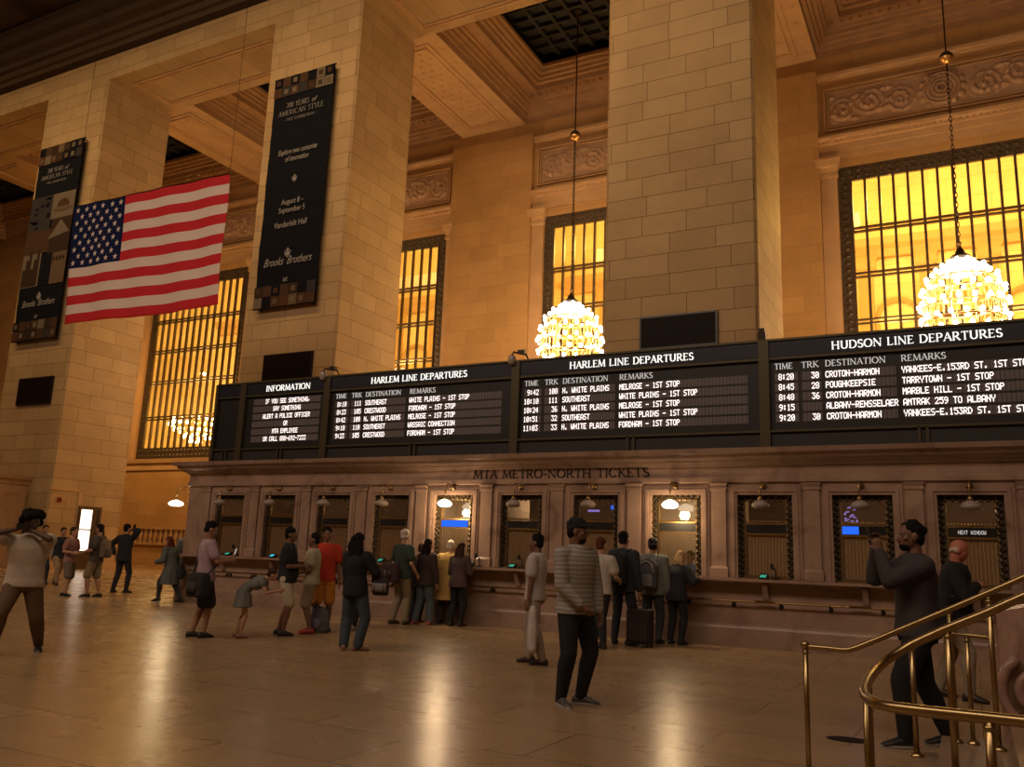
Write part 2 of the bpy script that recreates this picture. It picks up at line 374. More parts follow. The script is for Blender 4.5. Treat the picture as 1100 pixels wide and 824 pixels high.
# upper wall over the openings
struct(MB().box(XL, XR, PY, PB-.3, SOF, 26.9).build('beam', M['pier']), 'stone lintel spanning the tops of the tall piers')
mb = MB()
for (a, b) in [(-56.0,-44.25), (-39.15,-27.5), (-22.3,-10.65), (-5.45,6.2), (11.3,24)]:
    mb.rectloft(a+.9, b-.9, PY+.8, PB-.8, [(0,SOF+.02),(.0,SOF-.06),(.10,SOF-.06),(.12,SOF-.02),(.2,SOF-.02),(.22,SOF-.07),(.3,SOF-.07),(.3,SOF+.02)])
struct(mb.build('lintel_moulding', M['plaster']), 'raised rectangular mouldings under the stone lintel')
# hall cornice and the dark vault
prof = [(PY,26.9),(25.95,26.9),(25.9,27.15),(25.75,27.2),(25.7,27.5),(25.5,27.55),(25.45,27.8),(25.1,27.95),(25.0,28.25),(24.6,28.35),(24.5,28.75),(24.4,28.8),(24.4,29.0),(PY,29.0)]
struct(MB().prism_x(XL, XR, prof).build('trim_1', M['vaultrib']), 'heavy dark cornice running along the top of the piers')
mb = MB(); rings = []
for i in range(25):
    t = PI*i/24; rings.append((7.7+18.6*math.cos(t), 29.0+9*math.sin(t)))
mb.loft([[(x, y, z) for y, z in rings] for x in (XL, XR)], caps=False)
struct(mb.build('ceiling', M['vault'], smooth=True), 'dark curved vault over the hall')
mb = MB()
for k in range(9):
    x = -70+k*12.2
    rr = [[(x+dx, 7.7+(18.45-d)*math.cos(PI*i/24), 29.0+(8.9-d)*math.sin(PI*i/24)) for dx, d in ((-.5,0),(.5,0),(.5,.35),(-.5,.35))] for i in range(25)]
    mb.loft(rr)
struct(mb.build('ceiling_rib', M['vaultrib']), 'broad ribs crossing the dark vault')
struct(MB().box(XL-.5, XL, -11, WY+9, 0, 39).build('wall_left', M['wall']), 'far end wall of the hall')
struct(MB().box(XR, XR+.5, -11, WY+9, 0, 39).build('wall_right', M['wall']), 'near end wall of the hall')
struct(MB().box(XL, XR, -11.5, -11, 0, 39).build('wall_front', M['pier']), 'stone wall opposite the ticket windows')

# coffered bays behind the piers
BEAMS = [(-57.3,-53.1), (-41.2,-37.05), (-25.1,-20.95), (-9.35,-5.2), (6.5,10.7), (22.3,26.4)]
beam_lab = ['', 'carved soffit beam behind the pier with the photograph banner', 'carved soffit beam behind the pier with the dark banner', 'carved soffit beam behind the pier without a banner', 'carved soffit beam past the last departures board', '']
for i, (a, b) in enumerate(BEAMS):
    bm_ = struct(MB().box(a, b, PB-.3, WY, SOF, 27.6).build('beam', M['plaster']))
    if beam_lab[i]: bm_['label'] = beam_lab[i]
    mb = MB()
    mb.rectloft(a+.75, b-.75, PB+.2, WY-.7, [(0,SOF+.02),(0,SOF-.07),(.12,SOF-.07),(.14,SOF-.02),(.25,SOF-.02),(.27,SOF-.09),(.36,SOF-.09),(.36,SOF+.02)])
    y = PB+.9
    while y < WY-1.6:
        for u in (.3,.5,.7):
            x = a+.75+(b-a-1.5)*u+(.16 if int(y*2) % 2 else -.16); mb.ball((x, y, SOF), (.085,.085,.05), 6, 4)
        y += .48
    for k in range(7): mb.ball((b-.38, PB+.9+k*1.25, SOF), (.12,.12,.05), 6, 4)
    c = mb.build('soffit_panel', M['plaster'], parent=bm_)
cprof = [(0,SOF),(0,25.85),(.16,25.85),(.2,26.05),(.3,26.08),(.34,26.25),(.5,26.28),(.52,26.45),(.62,26.48),(.66,26.6),(1.2,26.66),(1.22,26.95),(1.4,26.98),(1.42,27.12),(1.55,27.16),(1.58,27.3),(1.75,27.33),(1.8,27.5),(1.95,27.5),(1.95,27.7)]
COFFERS = [(-69.2,-57.3),(-53.1,-41.2),(-37.05,-25.1),(-20.95,-9.35),(-5.2,6.5),(10.7,22.3)]
for i, (a, b) in enumerate(COFFERS):
    mb = MB().rectloft(a+.02, b-.02, PB-.28, WY-.02, cprof)
    n = int((b-a)/.45)
    for k in range(n):       # small brackets along the wide band of the back and far sides
        x = a+.9+(b-a-1.8)*k/(n-1); mb.box(x-.06, x+.06, WY-1.18, WY-.98, 26.42, 26.55)
    cf = struct(mb.build('ceiling_coffer', M['coffer']))
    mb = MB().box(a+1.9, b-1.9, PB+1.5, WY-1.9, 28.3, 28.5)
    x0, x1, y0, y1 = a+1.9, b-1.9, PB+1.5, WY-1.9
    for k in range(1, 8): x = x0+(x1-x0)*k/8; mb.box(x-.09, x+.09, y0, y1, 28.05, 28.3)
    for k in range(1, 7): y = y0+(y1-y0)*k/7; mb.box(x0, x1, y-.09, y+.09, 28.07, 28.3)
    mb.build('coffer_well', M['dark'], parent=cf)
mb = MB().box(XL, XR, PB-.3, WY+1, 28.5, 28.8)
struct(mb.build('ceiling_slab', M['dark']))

# window wall, with windows as tall openings
WIN = [(-50.2,-41.2), (-35.3,-25.85), (-19.57,-10.1), (-4.46,5.0), (11.0,20.4)]
ZB, ZT = 6.94, 19.7
BAY = [(a-.74, b+.35) for a, b in WIN]
mb = MB()
mb.box(XL, XR, WY, WY+.6, 0, ZB).box(XL, XR, WY, WY+.6, ZT, 26)
e = [XL]+[v for w in WIN for v in w]+[XR]
for a, b in zip(e[::2], e[1::2]): mb.box(a, b, WY, WY+.6, ZB, ZT)
back = struct(mb.build('wall_back', M['wall']), 'golden stone wall pierced by the tall bronze windows')
mb = MB()
e = [XL]+[v for w in BAY for v in w]+[XR]
for a, b in zip(e[::2], e[1::2]): mb.box(a, b, WY-.3, WY, 0, 24.7)
struct(mb.build('wall_back_pier', M['wall']), 'flat stone pilasters between the bronze windows')
# sill, entablature, capitals, relief frames
for i, (a, b) in enumerate(WIN):
    A, B = BAY[i]
    t = struct(MB().prism_x(A, B, [(WY,6.2),(WY-.12,6.2),(WY-.12,6.35),(WY-.05,6.4),(WY-.05,6.62),(WY-.22,6.68),(WY-.28,6.94),(WY,6.94)]).build('sill', M['plaster']))
    mb = MB().prism_x(A, B, [(WY,20.15),(WY-.1,20.15),(WY-.1,20.5),(WY-.14,20.52),(WY-.14,20.85),(WY-.2,20.88),(WY-.22,21.0),(WY-.34,21.08),(WY-.36,21.22),(WY-.16,21.3),(WY,21.3)])
    mb.prism_x(A, B, [(WY,24.2),(WY-.08,24.2),(WY-.12,24.32),(WY-.2,24.35),(WY-.22,24.5),(WY,24.55)])
    k = A+.15
    while k < B-.2: mb.box(k, k+.13, WY-.27, WY-.2, 20.9, 21.04); k += .26
    mb.frame_xz(A+.25, B-.25, 21.55, 23.75, .09, WY-.14, WY)
    mb.frame_xz(A+.42, B-.42, 21.72, 23.58, .05, WY-.1, WY)
    struct(mb.build('architrave', M['plaster']))
    mb = MB()
    for x0, x1 in ((A, a-.02), (b+.02, B)):        # narrow jambs with capitals
        mb.box(x0+.02, x1, WY-.12, WY, 6.94, 19.3)
        mb.rectloft(x0+.02, x1, WY-.16, WY-.02, [(0,19.2),(-.06,19.25),(-.06,19.4),(-.02,19.45),(-.1,19.7),(-.16,19.75),(-.2,20.0),(-.22,20.05),(-.22,20.15)], True)
    struct(mb.build('jamb', M['plaster']))

# carved acanthus reliefs
def relief_mesh(w, h, nx=230, nz=46):
    x = np.linspace(0, w, nx); z = np.linspace(0, h, nz); X, Z = np.meshgrid(x, z)
    H = np.zeros_like(X); cx = w/2
    def spiral(cx_, cz, r, turn, ph):
        dx, dz = X-cx_, Z-cz; d = np.hypot(dx, dz); th = np.arctan2(dz, dx)*turn
        s = np.cos(2*PI*d/(r*.42)-th+ph); fall = np.clip(1-(d/r)**4, 0, 1)
        leaf = .5+.5*np.cos(7*th+9*d/r)
        return (.5+.5*s)*fall*(.6+.5*leaf)
    d = np.hypot(X-cx, (Z-h*.5)*1.0)
    for k, r in enumerate((.72,.55,.38,.2)): H = np.maximum(H, (1.1+.1*k)*np.exp(-((d-r)/.07)**2))
    H = np.maximum(H, .9*np.exp(-((d-.86)/.1)**2)*(.55+.45*np.cos(14*np.arctan2(Z-h/2, X-cx))))
    n = 3
    for side in (-1, 1):
        for k in range(n):
            c = cx+side*(1.7+k*1.28); c = min(max(c, .6), w-.6)
            H = np.maximum(H, spiral(c, h*.5+(.16 if k % 2 else -.12), .72, side*(1 if k % 2 else -1), k)*.95)
            for q in range(5):
                lx, lz = c+side*.66+.2*math.cos(q*1.7+k), h*.5+.62*math.sin(q*1.9+k)
                H = np.maximum(H, .8*np.exp(-(((X-lx)/.16)**2+((Z-lz)/.09)**2)))
    H += .12*np.sin(X*23+3*np.sin(Z*11))*np.sin(Z*27)*(H > .15)
    edge = np.minimum(np.minimum(X, w-X), np.minimum(Z, h-Z)); H *= np.clip(edge/.12, 0, 1)
    vs = np.stack([X.ravel(), -H.ravel()*.2, Z.ravel()], 1)
    fs = [(j*nx+i, j*nx+i+1, (j+1)*nx+i+1, (j+1)*nx+i) for j in range(nz-1) for i in range(nx-1)]
    return [tuple(v) for v in vs], fs
rl = ['carved scroll relief over the window beside the flag', 'carved scroll relief over the narrow lit window past the dark banner', 'carved scroll relief with its end showing behind the smaller chandelier chain',
      'long carved relief with a round medallion above the window of the big chandelier', 'carved relief over the last window past the boards']
for i, (a, b) in enumerate(WIN):
    A, B = BAY[i]; w = B-A-1.0
    vs, fs = relief_mesh(w, 1.74)
    mb = MB(); mb.v = vs; mb.f = fs
    o = mb.build('carved_relief', M['relief'], smooth=True); o.location = (A+.5, WY-.03, 21.78)
    tag(o, rl[i], 'relief', 'carved relief panels over the windows')

# bronze windows
def lattice(mb, x0, x1, z0, z1, y, p=.34):
    nx, nz = max(1, round((x1-x0)/p)), max(1, round((z1-z0)/p)); sx, sz = (x1-x0)/nx, (z1-z0)/nz
    for i in range(nx):
        for j in range(nz):
            cx, cz = x0+(i+.5)*sx, z0+(j+.5)*sz
            mb.add([(cx-sx*.42, y, cz), (cx, y, cz-sz*.42), (cx+sx*.42, y, cz), (cx, y, cz+sz*.42), (cx, y-.05, cz)], [(0,1,4),(1,2,4),(2,3,4),(3,0,4)])
            mb.ball((x0+i*sx, y-.01, z0+j*sz), .035, 6, 4)
wl = ['', '', '', '', '']
for i, (a, b) in enumerate(WIN):
    wroot = bpy.data.objects.new('window_%d' % (i+1), None); COL.objects.link(wroot); wroot['kind'] = 'structure'; wroot['_o'] = (0.,0.,0.)
    wroot['label'] = ['tall bronze window glowing behind the flag', 'tall bronze window beside the darkly bannered pier', 'tall bronze window behind the smaller looking chandelier', 'wide bright bronze window behind the larger looking chandelier', 'tall bronze window past the boards'][i]
    bw = .55; y = WY+.05
    mb = MB()
    mb.box(a, a+bw, y, y+.16, ZB, ZT).box(b-bw, b, y, y+.16, ZB, ZT).box(a+bw, b-bw, y, y+.16, ZT-.7, ZT).box(a+bw, b-bw, y, y+.16, ZB, ZB+.78)
    lattice(mb, a+.05, a+bw-.05, ZB+.05, ZT-.75, y); lattice(mb, b-bw+.05, b-.05, ZB+.05, ZT-.75, y)
    lattice(mb, a+.05, b-.05, ZT-.65, ZT-.05, y); lattice(mb, a+.05, b-.05, ZB+.06, ZB+.72, y)
    mb.build('bronze_border', M['ornbronze'], parent=wroot)
    mb = MB(); n = round((b-a-2*bw)/.617); ga, gb = a+bw, b-bw
    for k in range(n+1):
        x = ga+(gb-ga)*k/n; mb.box(x-.055, x+.055, y-.03, y+.12, ZB+.78, ZT-.7); mb.box(x-.02, x+.02, y-.07, y-.03, ZB+.78, ZT-.7)
        mb.ball((x, y-.03, ZT-.62), .05, 6, 4); mb.ball((x, y-.03, ZT-.1), .05, 6, 4)
    for k in range(5):
        z = 16.56-k*2.17 - (.3 if k == 3 else 0)
        if z < ZB+1: continue
        mb.box(ga, gb, y-.05, y+.13, z+.05, z+.13); mb.box(ga, gb, y-.05, y+.13, z-.13, z-.05)
    mb.build('mullion', M['bronze'], parent=wroot)
    MB().box(ga, gb, y+.06, y+.075, ZB+.78, ZT-.7).build('pane', M['glass'], parent=wroot)
# rooms behind the windows
mb = MB()
mb.box(XL, XR, WY+8.6, WY+9, 0, 26).box(XL, XR, WY+.6, WY+8.6, ZB-1.2, ZB-.9)
struct(mb.build('inner_room', M['roomwall']), 'bright passage seen through the bronze windows')
struct(MB().box(XL, XR, WY+.6, WY+9, 22.5, 22.9).build('inner_ceiling', M['roomwall']))
mb = MB()
for i, (a, b) in enumerate(WIN):        # cornices, pilasters and an arch on the passage wall, seen through the glass
    y = WY+8.6
    for k in range(4):
        x = a+.3+(b-a-.6)*k/3
        mb.box(x-.35, x+.35, y-.25, y, ZB-.9, 17.2).rectloft(x-.4, x+.4, y-.3, y, [(0,17.2),(-.12,17.4),(-.12,17.8),(-.25,18.0)], True)
    mb.prism_x(a-2.5, b+2.5, [(y,18.0),(y-.3,18.0),(y-.35,18.4),(y-.6,18.6),(y-.7,19.0),(y,19.1)])
    mb.prism_x(a-2.5, b+2.5, [(y,9.4),(y-.3,9.4),(y-.35,9.7),(y,9.8)])
    for k in range(3):
        cx = a+.3+(b-a-.6)*(k+.5)/3
        mb.tube([(cx+1.0*math.cos(t*PI/10), y-.1, 14.6+1.0*math.sin(t*PI/10)) for t in range(11)], .12, 6)
        for s in (-1, 1): mb.box(cx+s*1.0-.1, cx+s*1.0+.1, y-.2, y, 10.4, 14.6)
        for q in range(7): mb.ball((cx-.6+.2*q, y-.1, 12.9+.25*math.sin(q*1.3)), (.13,.1,.16), 7, 5)
struct(mb.build('inner_moulding', M['roomtrim']))

# lower wall details beneath the first window: screen of balusters in a recess
bs = thing('baluster_screen', 'row of stone balusters low on the wall beneath the window behind the flag', 'vent', (-46.2, WY, 1.5))
mb = MB().box(-49.6, -42.8, WY-.02, WY+.0, 1.42, 2.36); mb.build('recess', M['relief'], parent=bs)
MB().box(-49.7, -42.7, WY-.2, WY, 2.32, 2.46).box(-49.7, -42.7, WY-.2, WY, 1.3, 1.44).build('rail', M['plaster'], parent=bs)
b0 = None
for k in range(15):
    x = -49.45+k*.468
    o = MB().lathe((x, WY-.1, 1.44), [(.08,0),(.08,.06),(.05,.1),(.07,.2),(.13,.34),(.09,.55),(.05,.7),(.07,.76),(.09,.8),(.09,.88)], 10).build('baluster', M['plaster'], parent=bs, smooth=True)
mb = MB().prism_x(-52, XL+30, [(WY-.3,.9),(WY-.38,.9),(WY-.4,1.1),(WY-.3,1.15)])

# pier side: dado moulding, base, door, alarm
fx = -39.15
mb = MB()
for zz, dz, d in ((0,.35,.07),(1.15,.16,.06),(3.75,.12,.04)):
    mb.box(fx-.02, fx+d, PY-.02, 28.0, zz, zz+dz).box(fx-.02, fx+d, 29.32, PB, zz, zz+dz)
mb.box(fx-.02, fx+.05, PY+1.55, PY+1.75, 0, 3.75)
struct(mb.build('trim_2', M['plaster']), 'moulded bands on the flank of the pier by the small door')
dr = bpy.data.objects.new('door_1', None); COL.objects.link(dr); dr['kind'] = 'structure'; dr['_o'] = (0.,0.,0.); dr['label'] = 'small doorway glowing white in the flank of the pier behind the flag'
mb = MB().box(fx-.02, fx+.12, 28.02, 28.16, 0, 3.08).box(fx-.02, fx+.12, 29.16, 29.3, 0, 3.08).box(fx-.02, fx+.12, 28.16, 29.16, 2.92, 3.08)
mb.build('frame', M['bronze'], parent=dr)
MB().box(fx, fx+.02, 28.16, 28.85, .9, 2.92).build('pane', M['day'], parent=dr)
MB().box(fx, fx+.05, 28.85, 29.16, 0, 2.92).box(fx, fx+.05, 28.16, 28.85, 0, .9).box(fx, fx+.06, 28.16, 28.85, 1.9, 1.96).build('door_leaf', M['bronze'], parent=dr)
al = thing('fire_alarm', 'small red fire alarm on the flank of the pier near the glowing doorway', 'alarm', (fx, 26.95, 3.3))
MB().box(fx, fx+.08, 26.85, 27.05, 3.2, 3.42).build('alarm_box', M['red'], parent=al)
MB().tube([(fx+.07,26.95,3.31),(fx+.13,26.95,3.31)], .06, 10).build('alarm_horn', M['black'], parent=al)
cp = thing('call_point', 'small black wall fitting beside the glowing doorway', 'switch', (fx, 29.59, 1.79))
MB().box(fx, fx+.05, 29.5, 29.68, 1.66, 1.92).build('plate', M['black'], parent=cp)
MB().tube([(fx+.05,29.59,1.79),(fx+.09,29.59,1.79)], .03, 8).build('button', M['iron'], parent=cp)

# ticket block at the far side of the flagged pier
mb = MB().box(-74, -40.75, 17.5, PY, 0, 3.95)
mb.rectloft(-74, -40.75, 17.5, PY, [(0,3.9),(-.06,3.95),(-.08,4.1),(-.2,4.2),(-.24,4.38),(.3,4.42)], True)
for y in (18.2, 20.3, 22.4, 24.5, 25.9):
    mb.box(-40.76, -40.66, y, y+.35, 0, 3.9)
mb.box(-40.76, -40.68, 17.5, PY, 0, .4).box(-40.76, -40.7, 17.5, PY, 3.5, 3.9)
struct(mb.build('wall_block', M['plaster']), 'low panelled stone block projecting past the pier with the photograph banner')
# ------------------------------------------------------------------ ticket office block
FY = 15.45; BX0, BX1 = -17.35, 9.0; BYB = 26.3
P = 1.593; CX = [0.03-P*(11-k) for k in range(1, 17)]
office = thing('ticket_office', 'long low marble ticket office under the departures boards', 'ticket office', (BX0, FY, 0))
mb = MB()
mb.box(BX0, BX1, FY, FY+.25, .0, 1.12).box(BX0, BX1, FY, FY+.25, 2.62, 2.9)
e = [BX0]+[v for c in CX for v in (c-.48, c+.48)]+[BX1]
for a, b in zip(e[::2], e[1::2]):
    if b > a: mb.box(a, b, FY, FY+.25, 1.12, 2.62)
mb.box(BX0, BX0+.25, FY+.25, BYB, 0, 2.9).box(BX1-.25, BX1, FY+.25, BYB, 0, 2.9).box(BX0, BX1, BYB-.2, BYB, 0, 2.9)
mb.build('wall', M['marble'], parent=office)
MB().rectloft(BX0, BX1, FY, BYB, [(0,2.80),(-.05,2.82),(-.05,2.9),(-.02,2.92),(-.02,3.1),(-.06,3.11),(-.08,3.15),(-.12,3.16),(-.14,3.2),(-.24,3.235),(-.26,3.29),(-.33,3.31),(-.36,3.39),(.5,3.40)], True).build('cornice', M['marble'], parent=office)
MB().rectloft(BX0, BX1, FY, BYB, [(.1,.0),(-.07,.0),(-.07,.3),(-.05,.34),(0,.37),(.1,.37)], True).build('plinth', M['marble'], parent=office)
mb = MB().rectloft(BX0, BX1, FY, FY+.6, [(.02,1.04),(-.06,1.05),(-.2,1.09),(-.27,1.095),(-.27,1.14),(.02,1.15)], True)
mb.build('counter', M['marble'], parent=office)
for c in CX[::1]:
    MB().prism_x(c-.045, c+.045, [(FY,.8),(FY-.05,.8),(FY-.1,.9),(FY-.2,1.06),(FY,1.06)]).build('corbel', M['marble'], parent=office)
for k in range(len(CX)+1):
    x = CX[0]-P/2+k*P
    mb = MB().rectloft(x-.13, x+.13, FY-.05, FY, [(-.03,1.15),(-.03,1.3),(0,1.34),(0,2.66),(-.02,2.68),(-.02,2.72),(0,2.73),(-.04,2.8)], True)
    mb.build('pilaster', M['marble'], parent=office)
serif_text('MTA METRO-NORTH TICKETS', -9.07, -5.24, 2.935, .16, FY+.02-.045, depth=.012, bold=1.15).build('lettering', M['letter'], parent=office)
# interior
struct(MB().box(BX0+.25, BX1-.25, FY+3.4, FY+3.5, 0, 2.9).box(BX0+.25, BX1-.25, FY+.25, FY+3.4, 2.78, 2.82).build('office_interior_wall', M['boothdark']))

LIT = {4: 'screen', 7: 'clerk'}
ord_ = ['first','second','third','fourth','fifth','sixth','seventh','eighth','ninth','tenth','eleventh','twelfth','thirteenth']
wshort = ['window nearest the free end of the office','window behind the man in the black polo','window behind the red shirt','window behind the white haired man','window with the blue screen above the yellow coat','window beneath the start of the lettering','window behind the capped man','window with the clerk','window just past the clerk','window with painted violet reflection behind the raised phone','window behind the balding man','window past the balding man','last window']
wdesc = ['dark ticket window nearest the free end of the office, by the bag man', 'dark ticket window behind the man in the black polo', 'dark ticket window behind the red shirt and the dark cardigan',
 'dark ticket window behind the white haired man in green', 'lit ticket window with a blue screen, above the woman in the yellow coat', 'dark ticket window beneath the first words of the lettering, with a small terminal',
 'ticket window behind the capped man in the striped shirt', 'lit ticket window with a clerk in blue behind its bars', 'dark ticket window just past the lit one with the clerk',
 'ticket window with blue glow and painted violet reflection, behind the raised phone', 'dark ticket window behind the balding man', 'dark ticket window past the balding man', 'last dark ticket window']
for k in range(13):
    c = CX[k]; lit = LIT.get(k)
    t = thing('ticket_window', wdesc[k], 'ticket window', (c, FY, 1.15), 'ticket windows along the marble office')
    mb = MB()      # stepped stone surround
    for (w, d0, d1) in ((.62,-.03,0.0),(.57,-.05,0.02),(.52,-.03,.03)):
        zt = 2.6+(w-.48); th = .05
        mb.box(c-w, c-w+th, FY+d0, FY+d1, 1.15, zt).box(c+w-th, c+w, FY+d0, FY+d1, 1.15, zt).box(c-w+th, c+w-th, FY+d0, FY+d1, zt-th, zt)
    mb.build('surround', M['marble'], parent=t)
    y = FY+.1; mb = MB()
    mb.box(c-.48, c-.35, y, y+.05, 1.15, 2.62).box(c+.35, c+.48, y, y+.05, 1.15, 2.62).box(c-.35, c+.35, y, y+.05, 2.5, 2.62).box(c-.35, c+.35, y, y+.05, 1.15, 1.2)
    lattice(mb, c-.465, c-.365, 1.17, 2.6, y, .1); lattice(mb, c+.365, c+.465, 1.17, 2.6, y, .1); lattice(mb, c-.35, c+.35, 2.51, 2.61, y, .1)
    mb.build('bronze_border', M['ornbronze'], parent=t)
    mb = MB().frame_xz(c-.485, c+.485, 1.15, 2.625, .012, y-.012, y+.02).frame_xz(c-.36, c+.36, 1.17, 2.51, .014, y-.02, y+.03)
    mb.box(c-.35, c+.35, y-.01, y+.04, 2.085, 2.11).box(c-.35, c+.35, y-.01, y+.04, 1.9, 1.925)
    for q in range(15): mb.ball((c-.33+q*.047, y, 2.13), .016, 5, 4)
    mb.build('glazing_bar', M['oldbrass'], parent=t)
    MB().box(c-.35, c+.35, y-.005, y+.03, 1.935, 2.075).build('sign_box', M['panelblack'], parent=t)
    mb = MB()
    for q in range(13): x = c-.33+q*.055; mb.box(x-.006, x+.006, y+.01, y+.02, 1.2, 1.9)
    mb.build('bar_grille', M['oldbrass'], parent=t)
    MB().box(c-.35, c+.35, y+.03, y+.036, 1.2, 2.5).build('pane', M['boothglass'], parent=t)
    if not lit:
        MB().box(c-.36, c+.36, y+.04, y+.05, 1.17, 1.93).build('blind', M['blind'], parent=t)
    if k == 6:  # glowing patches paint a violet streak reflection and the blue beside it
        MB().box(c-.3, c-.06, y+.25, y+.27, 2.29, 2.33).build('violet_glow', M['violet'], parent=t)
        MB().box(c+.18, c+.26, y+.25, y+.27, 2.34, 2.42).build('blue_glow', M['blue'], parent=t)
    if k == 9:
        MB().box(c-.34, c-.08, y-.012, y-.006, 1.94, 2.07).build('blue_glow', M['blue'], parent=t)
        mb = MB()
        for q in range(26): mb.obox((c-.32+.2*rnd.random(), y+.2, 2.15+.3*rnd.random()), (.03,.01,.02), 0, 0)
        mb.build('violet_glow', M['violet'], parent=t)  # violet specks painting a bright reflection in the glass
    if k == 4:
        MB().box(c-.33, c+.3, y-.02, y-.006, 1.94, 2.07).build('blue_glow', M['blue'], parent=t)
    if k == 10:
        mb = flap_text(MB(), 'NEXT>WINDOW', c-.2, 1.975, y-.008, .036, .06); mb.build('sign_lettering', M['signdim'], parent=t)
# booths with lights on
def light(kind, name, loc, energy, col, **kw):
    l = bpy.data.lights.new(name, kind); l.energy = energy; l.color = col
    for a, b in kw.items(): setattr(l, a, b)
    o = bpy.data.objects.new(name, l); o.location = loc; COL.objects.link(o); return o
for k in LIT:
    c = CX[k]
    struct(MB().box(c-.9, c+.9, FY+1.6, FY+1.65, 0, 2.78).box(c-.95, c-.9, FY+.3, FY+1.65, 0, 2.78).box(c+.9, c+.95, FY+.3, FY+1.65, 0, 2.78).build('booth_partition', M['boothlit']))
    light('AREA', 'booth_ceiling_lamp', (c, FY+.9, 2.74), 9, (1,.86,.66), size=.7)
for x in (-15.5,-12.4,-8,-2.4,.2,3): light('POINT', 'office_fill_light', (x, FY+1.6, 2.5), 14, (1,.72,.46), shadow_soft_size=.15)  # unseen point lights added to brighten the unlit ticket windows from inside
mb = MB()
c = CX[4]
o = thing('booth_display', 'pale striped display glowing behind the bars above the yellow coat', 'screen', (c, FY+1.2, 1.15))
MB().box(c-.33, c+.33, FY+1.2, FY+1.25, 1.3, 1.86).build('casing', M['black'], parent=o)
MB().box(c-.3, c-.02, FY+1.19, FY+1.2, 1.36, 1.82).build('violet_glow', M['violet'], parent=o)
MB().box(c+.04, c+.3, FY+1.19, FY+1.2, 1.36, 1.82).build('pale_panel', M['signdim'], parent=o)

# bracket lamps over the windows
def lamp(x, y0, z, lit, label, side=0):
    """bracket at (x,y0,z) on the wall, arm reaching out, opal shade hung from its tip"""
    t = thing('bracket_lamp', label, 'lamp', (x, y0, z), 'bracket lamps over the ticket windows' if not side else None)
    dx, dy = (-1, 0) if side else (0, -1)
    sc = 1.75 if side else 1
    def q(d, zz): return (x+dx*d*sc, y0+dy*d*sc, z+zz)
    MB().tube([q(0,0), q(.05,0)], .05, 10).ball(q(.06,0), .035, 8, 6).build('wall_plate', M['oldbrass'], parent=t, smooth=True)
    MB().tube([q(.04,0), q(.12,.05), q(.22,.07), q(.3,.03), q(.33,-.06), q(.33,-.2)], .012, 8).ball(q(.33,-.1), .024, 8, 6).tube([q(.04,-.05), q(.14,-.04), q(.2,.05)], .008, 6).build('arm', M['oldbrass'], parent=t, smooth=True)
    cxp, cyp, _ = q(.33, 0)
    MB().lathe((cxp, cyp, z-.27), [(.035,.0),(.045,.03),(.03,.06),(.012,.08)], 12).build('gallery', M['oldbrass'], parent=t, smooth=True)
    s = 1.25 if side else 1
    MB().lathe((cxp, cyp, z-.42), [(.03,-.0),(.09*s,.004),(.135*s,.03),(.15*s,.06),(.14*s,.09),(.1*s,.125),(.05,.15),(.03,.155)], 20).build('shade', M['lampglass'] if lit else M['lampoff'], parent=t, smooth=True)
    return cxp, cyp, z-.36
for k in range(13):
    lit = k in LIT
    p = lamp(CX[k], FY-.03, 2.74, lit, ('lit' if lit else 'unlit')+' opal lamp over the '+wshort[k])
    if lit: light('POINT', 'bracket_lamp_glow', (p[0], p[1]+.08, p[2]-.13), 55 if k == 4 else 42, (1,.68,.36), shadow_soft_size=.1)
p = lamp(BX0, FY+.12, 2.74, True, 'lit opal lamp on the free end wall of the ticket office', side=1)
light('POINT', 'bracket_lamp_glow', (p[0]-.0, p[1], p[2]-.18), 26, (1,.72,.42), shadow_soft_size=.1)

# handrail on the front of the office
hr = thing('counter_handrail', 'long thin brass handrail fixed below the ticket counter', 'handrail', (BX0+.5, FY-.12, .76))
mb = MB().tube([(BX0+.4, FY-.12, .76), (BX1-.5, FY-.12, .76)], .017, 8); mb.build('rail', M['oldbrass'], parent=hr, smooth=True)
for k in range(32):
    x = CX[0]-.55+k*P/2
    if x > BX1-.6: break
    mb = MB().tube([(x, FY, .70), (x, FY-.07, .70), (x, FY-.12, .745)], .014, 6).ball((x, FY-.01, .70), (.035,.02,.05), 8, 6)
    mb.box(x-.012, x+.012, FY-.16, FY-.11, .66, .72)
    mb.build('bracket', M['iron'], parent=hr)
for c in (CX[8], CX[9]-.08):
    MB().box(c-.17, c+.17, FY-.16, FY-.1, .775, .79).build('brass_plate', M['brass'], parent=hr)

# card terminals and other counter things
def terminal(x, label, disp='cyan', arm=True):
    t = thing('card_terminal', label, 'card terminal', (x, FY-.1, 1.145), 'card terminals on the ticket counter')
    MB().add([(x-.07,FY-.2,1.15),(x+.07,FY-.2,1.15),(x+.07,FY-.2,1.17),(x-.07,FY-.2,1.17),(x-.07,FY-.05,1.15),(x+.07,FY-.05,1.15),(x+.07,FY-.05,1.24),(x-.07,FY-.05,1.24)],
      [(3,2,1,0),(4,5,6,7),(0,1,5,4),(3,7,6,2),(0,4,7,3),(1,2,6,5)]).build('body', M['black'], parent=t)
    MB().add([(x-.05,FY-.19,1.178),(x+.05,FY-.19,1.178),(x+.05,FY-.1,1.218),(x-.05,FY-.1,1.218)], [(0,1,2,3)]).build('display', M[disp], parent=t)
    if arm: 
        MB().tube([(x+.2,FY-.08,1.15),(x+.2,FY-.08,1.3),(x+.15,FY-.1,1.36)], .012, 6).box(x+.14, x+.26, FY-.14, FY-.02, 1.145, 1.165).obox((x+.14,FY-.11,1.36), (.05,.03,.09)).build('stand', M['black'], parent=t)
terminal(CX[8]-.02, 'card terminal with a green display beneath the window just past the clerk', 'green')
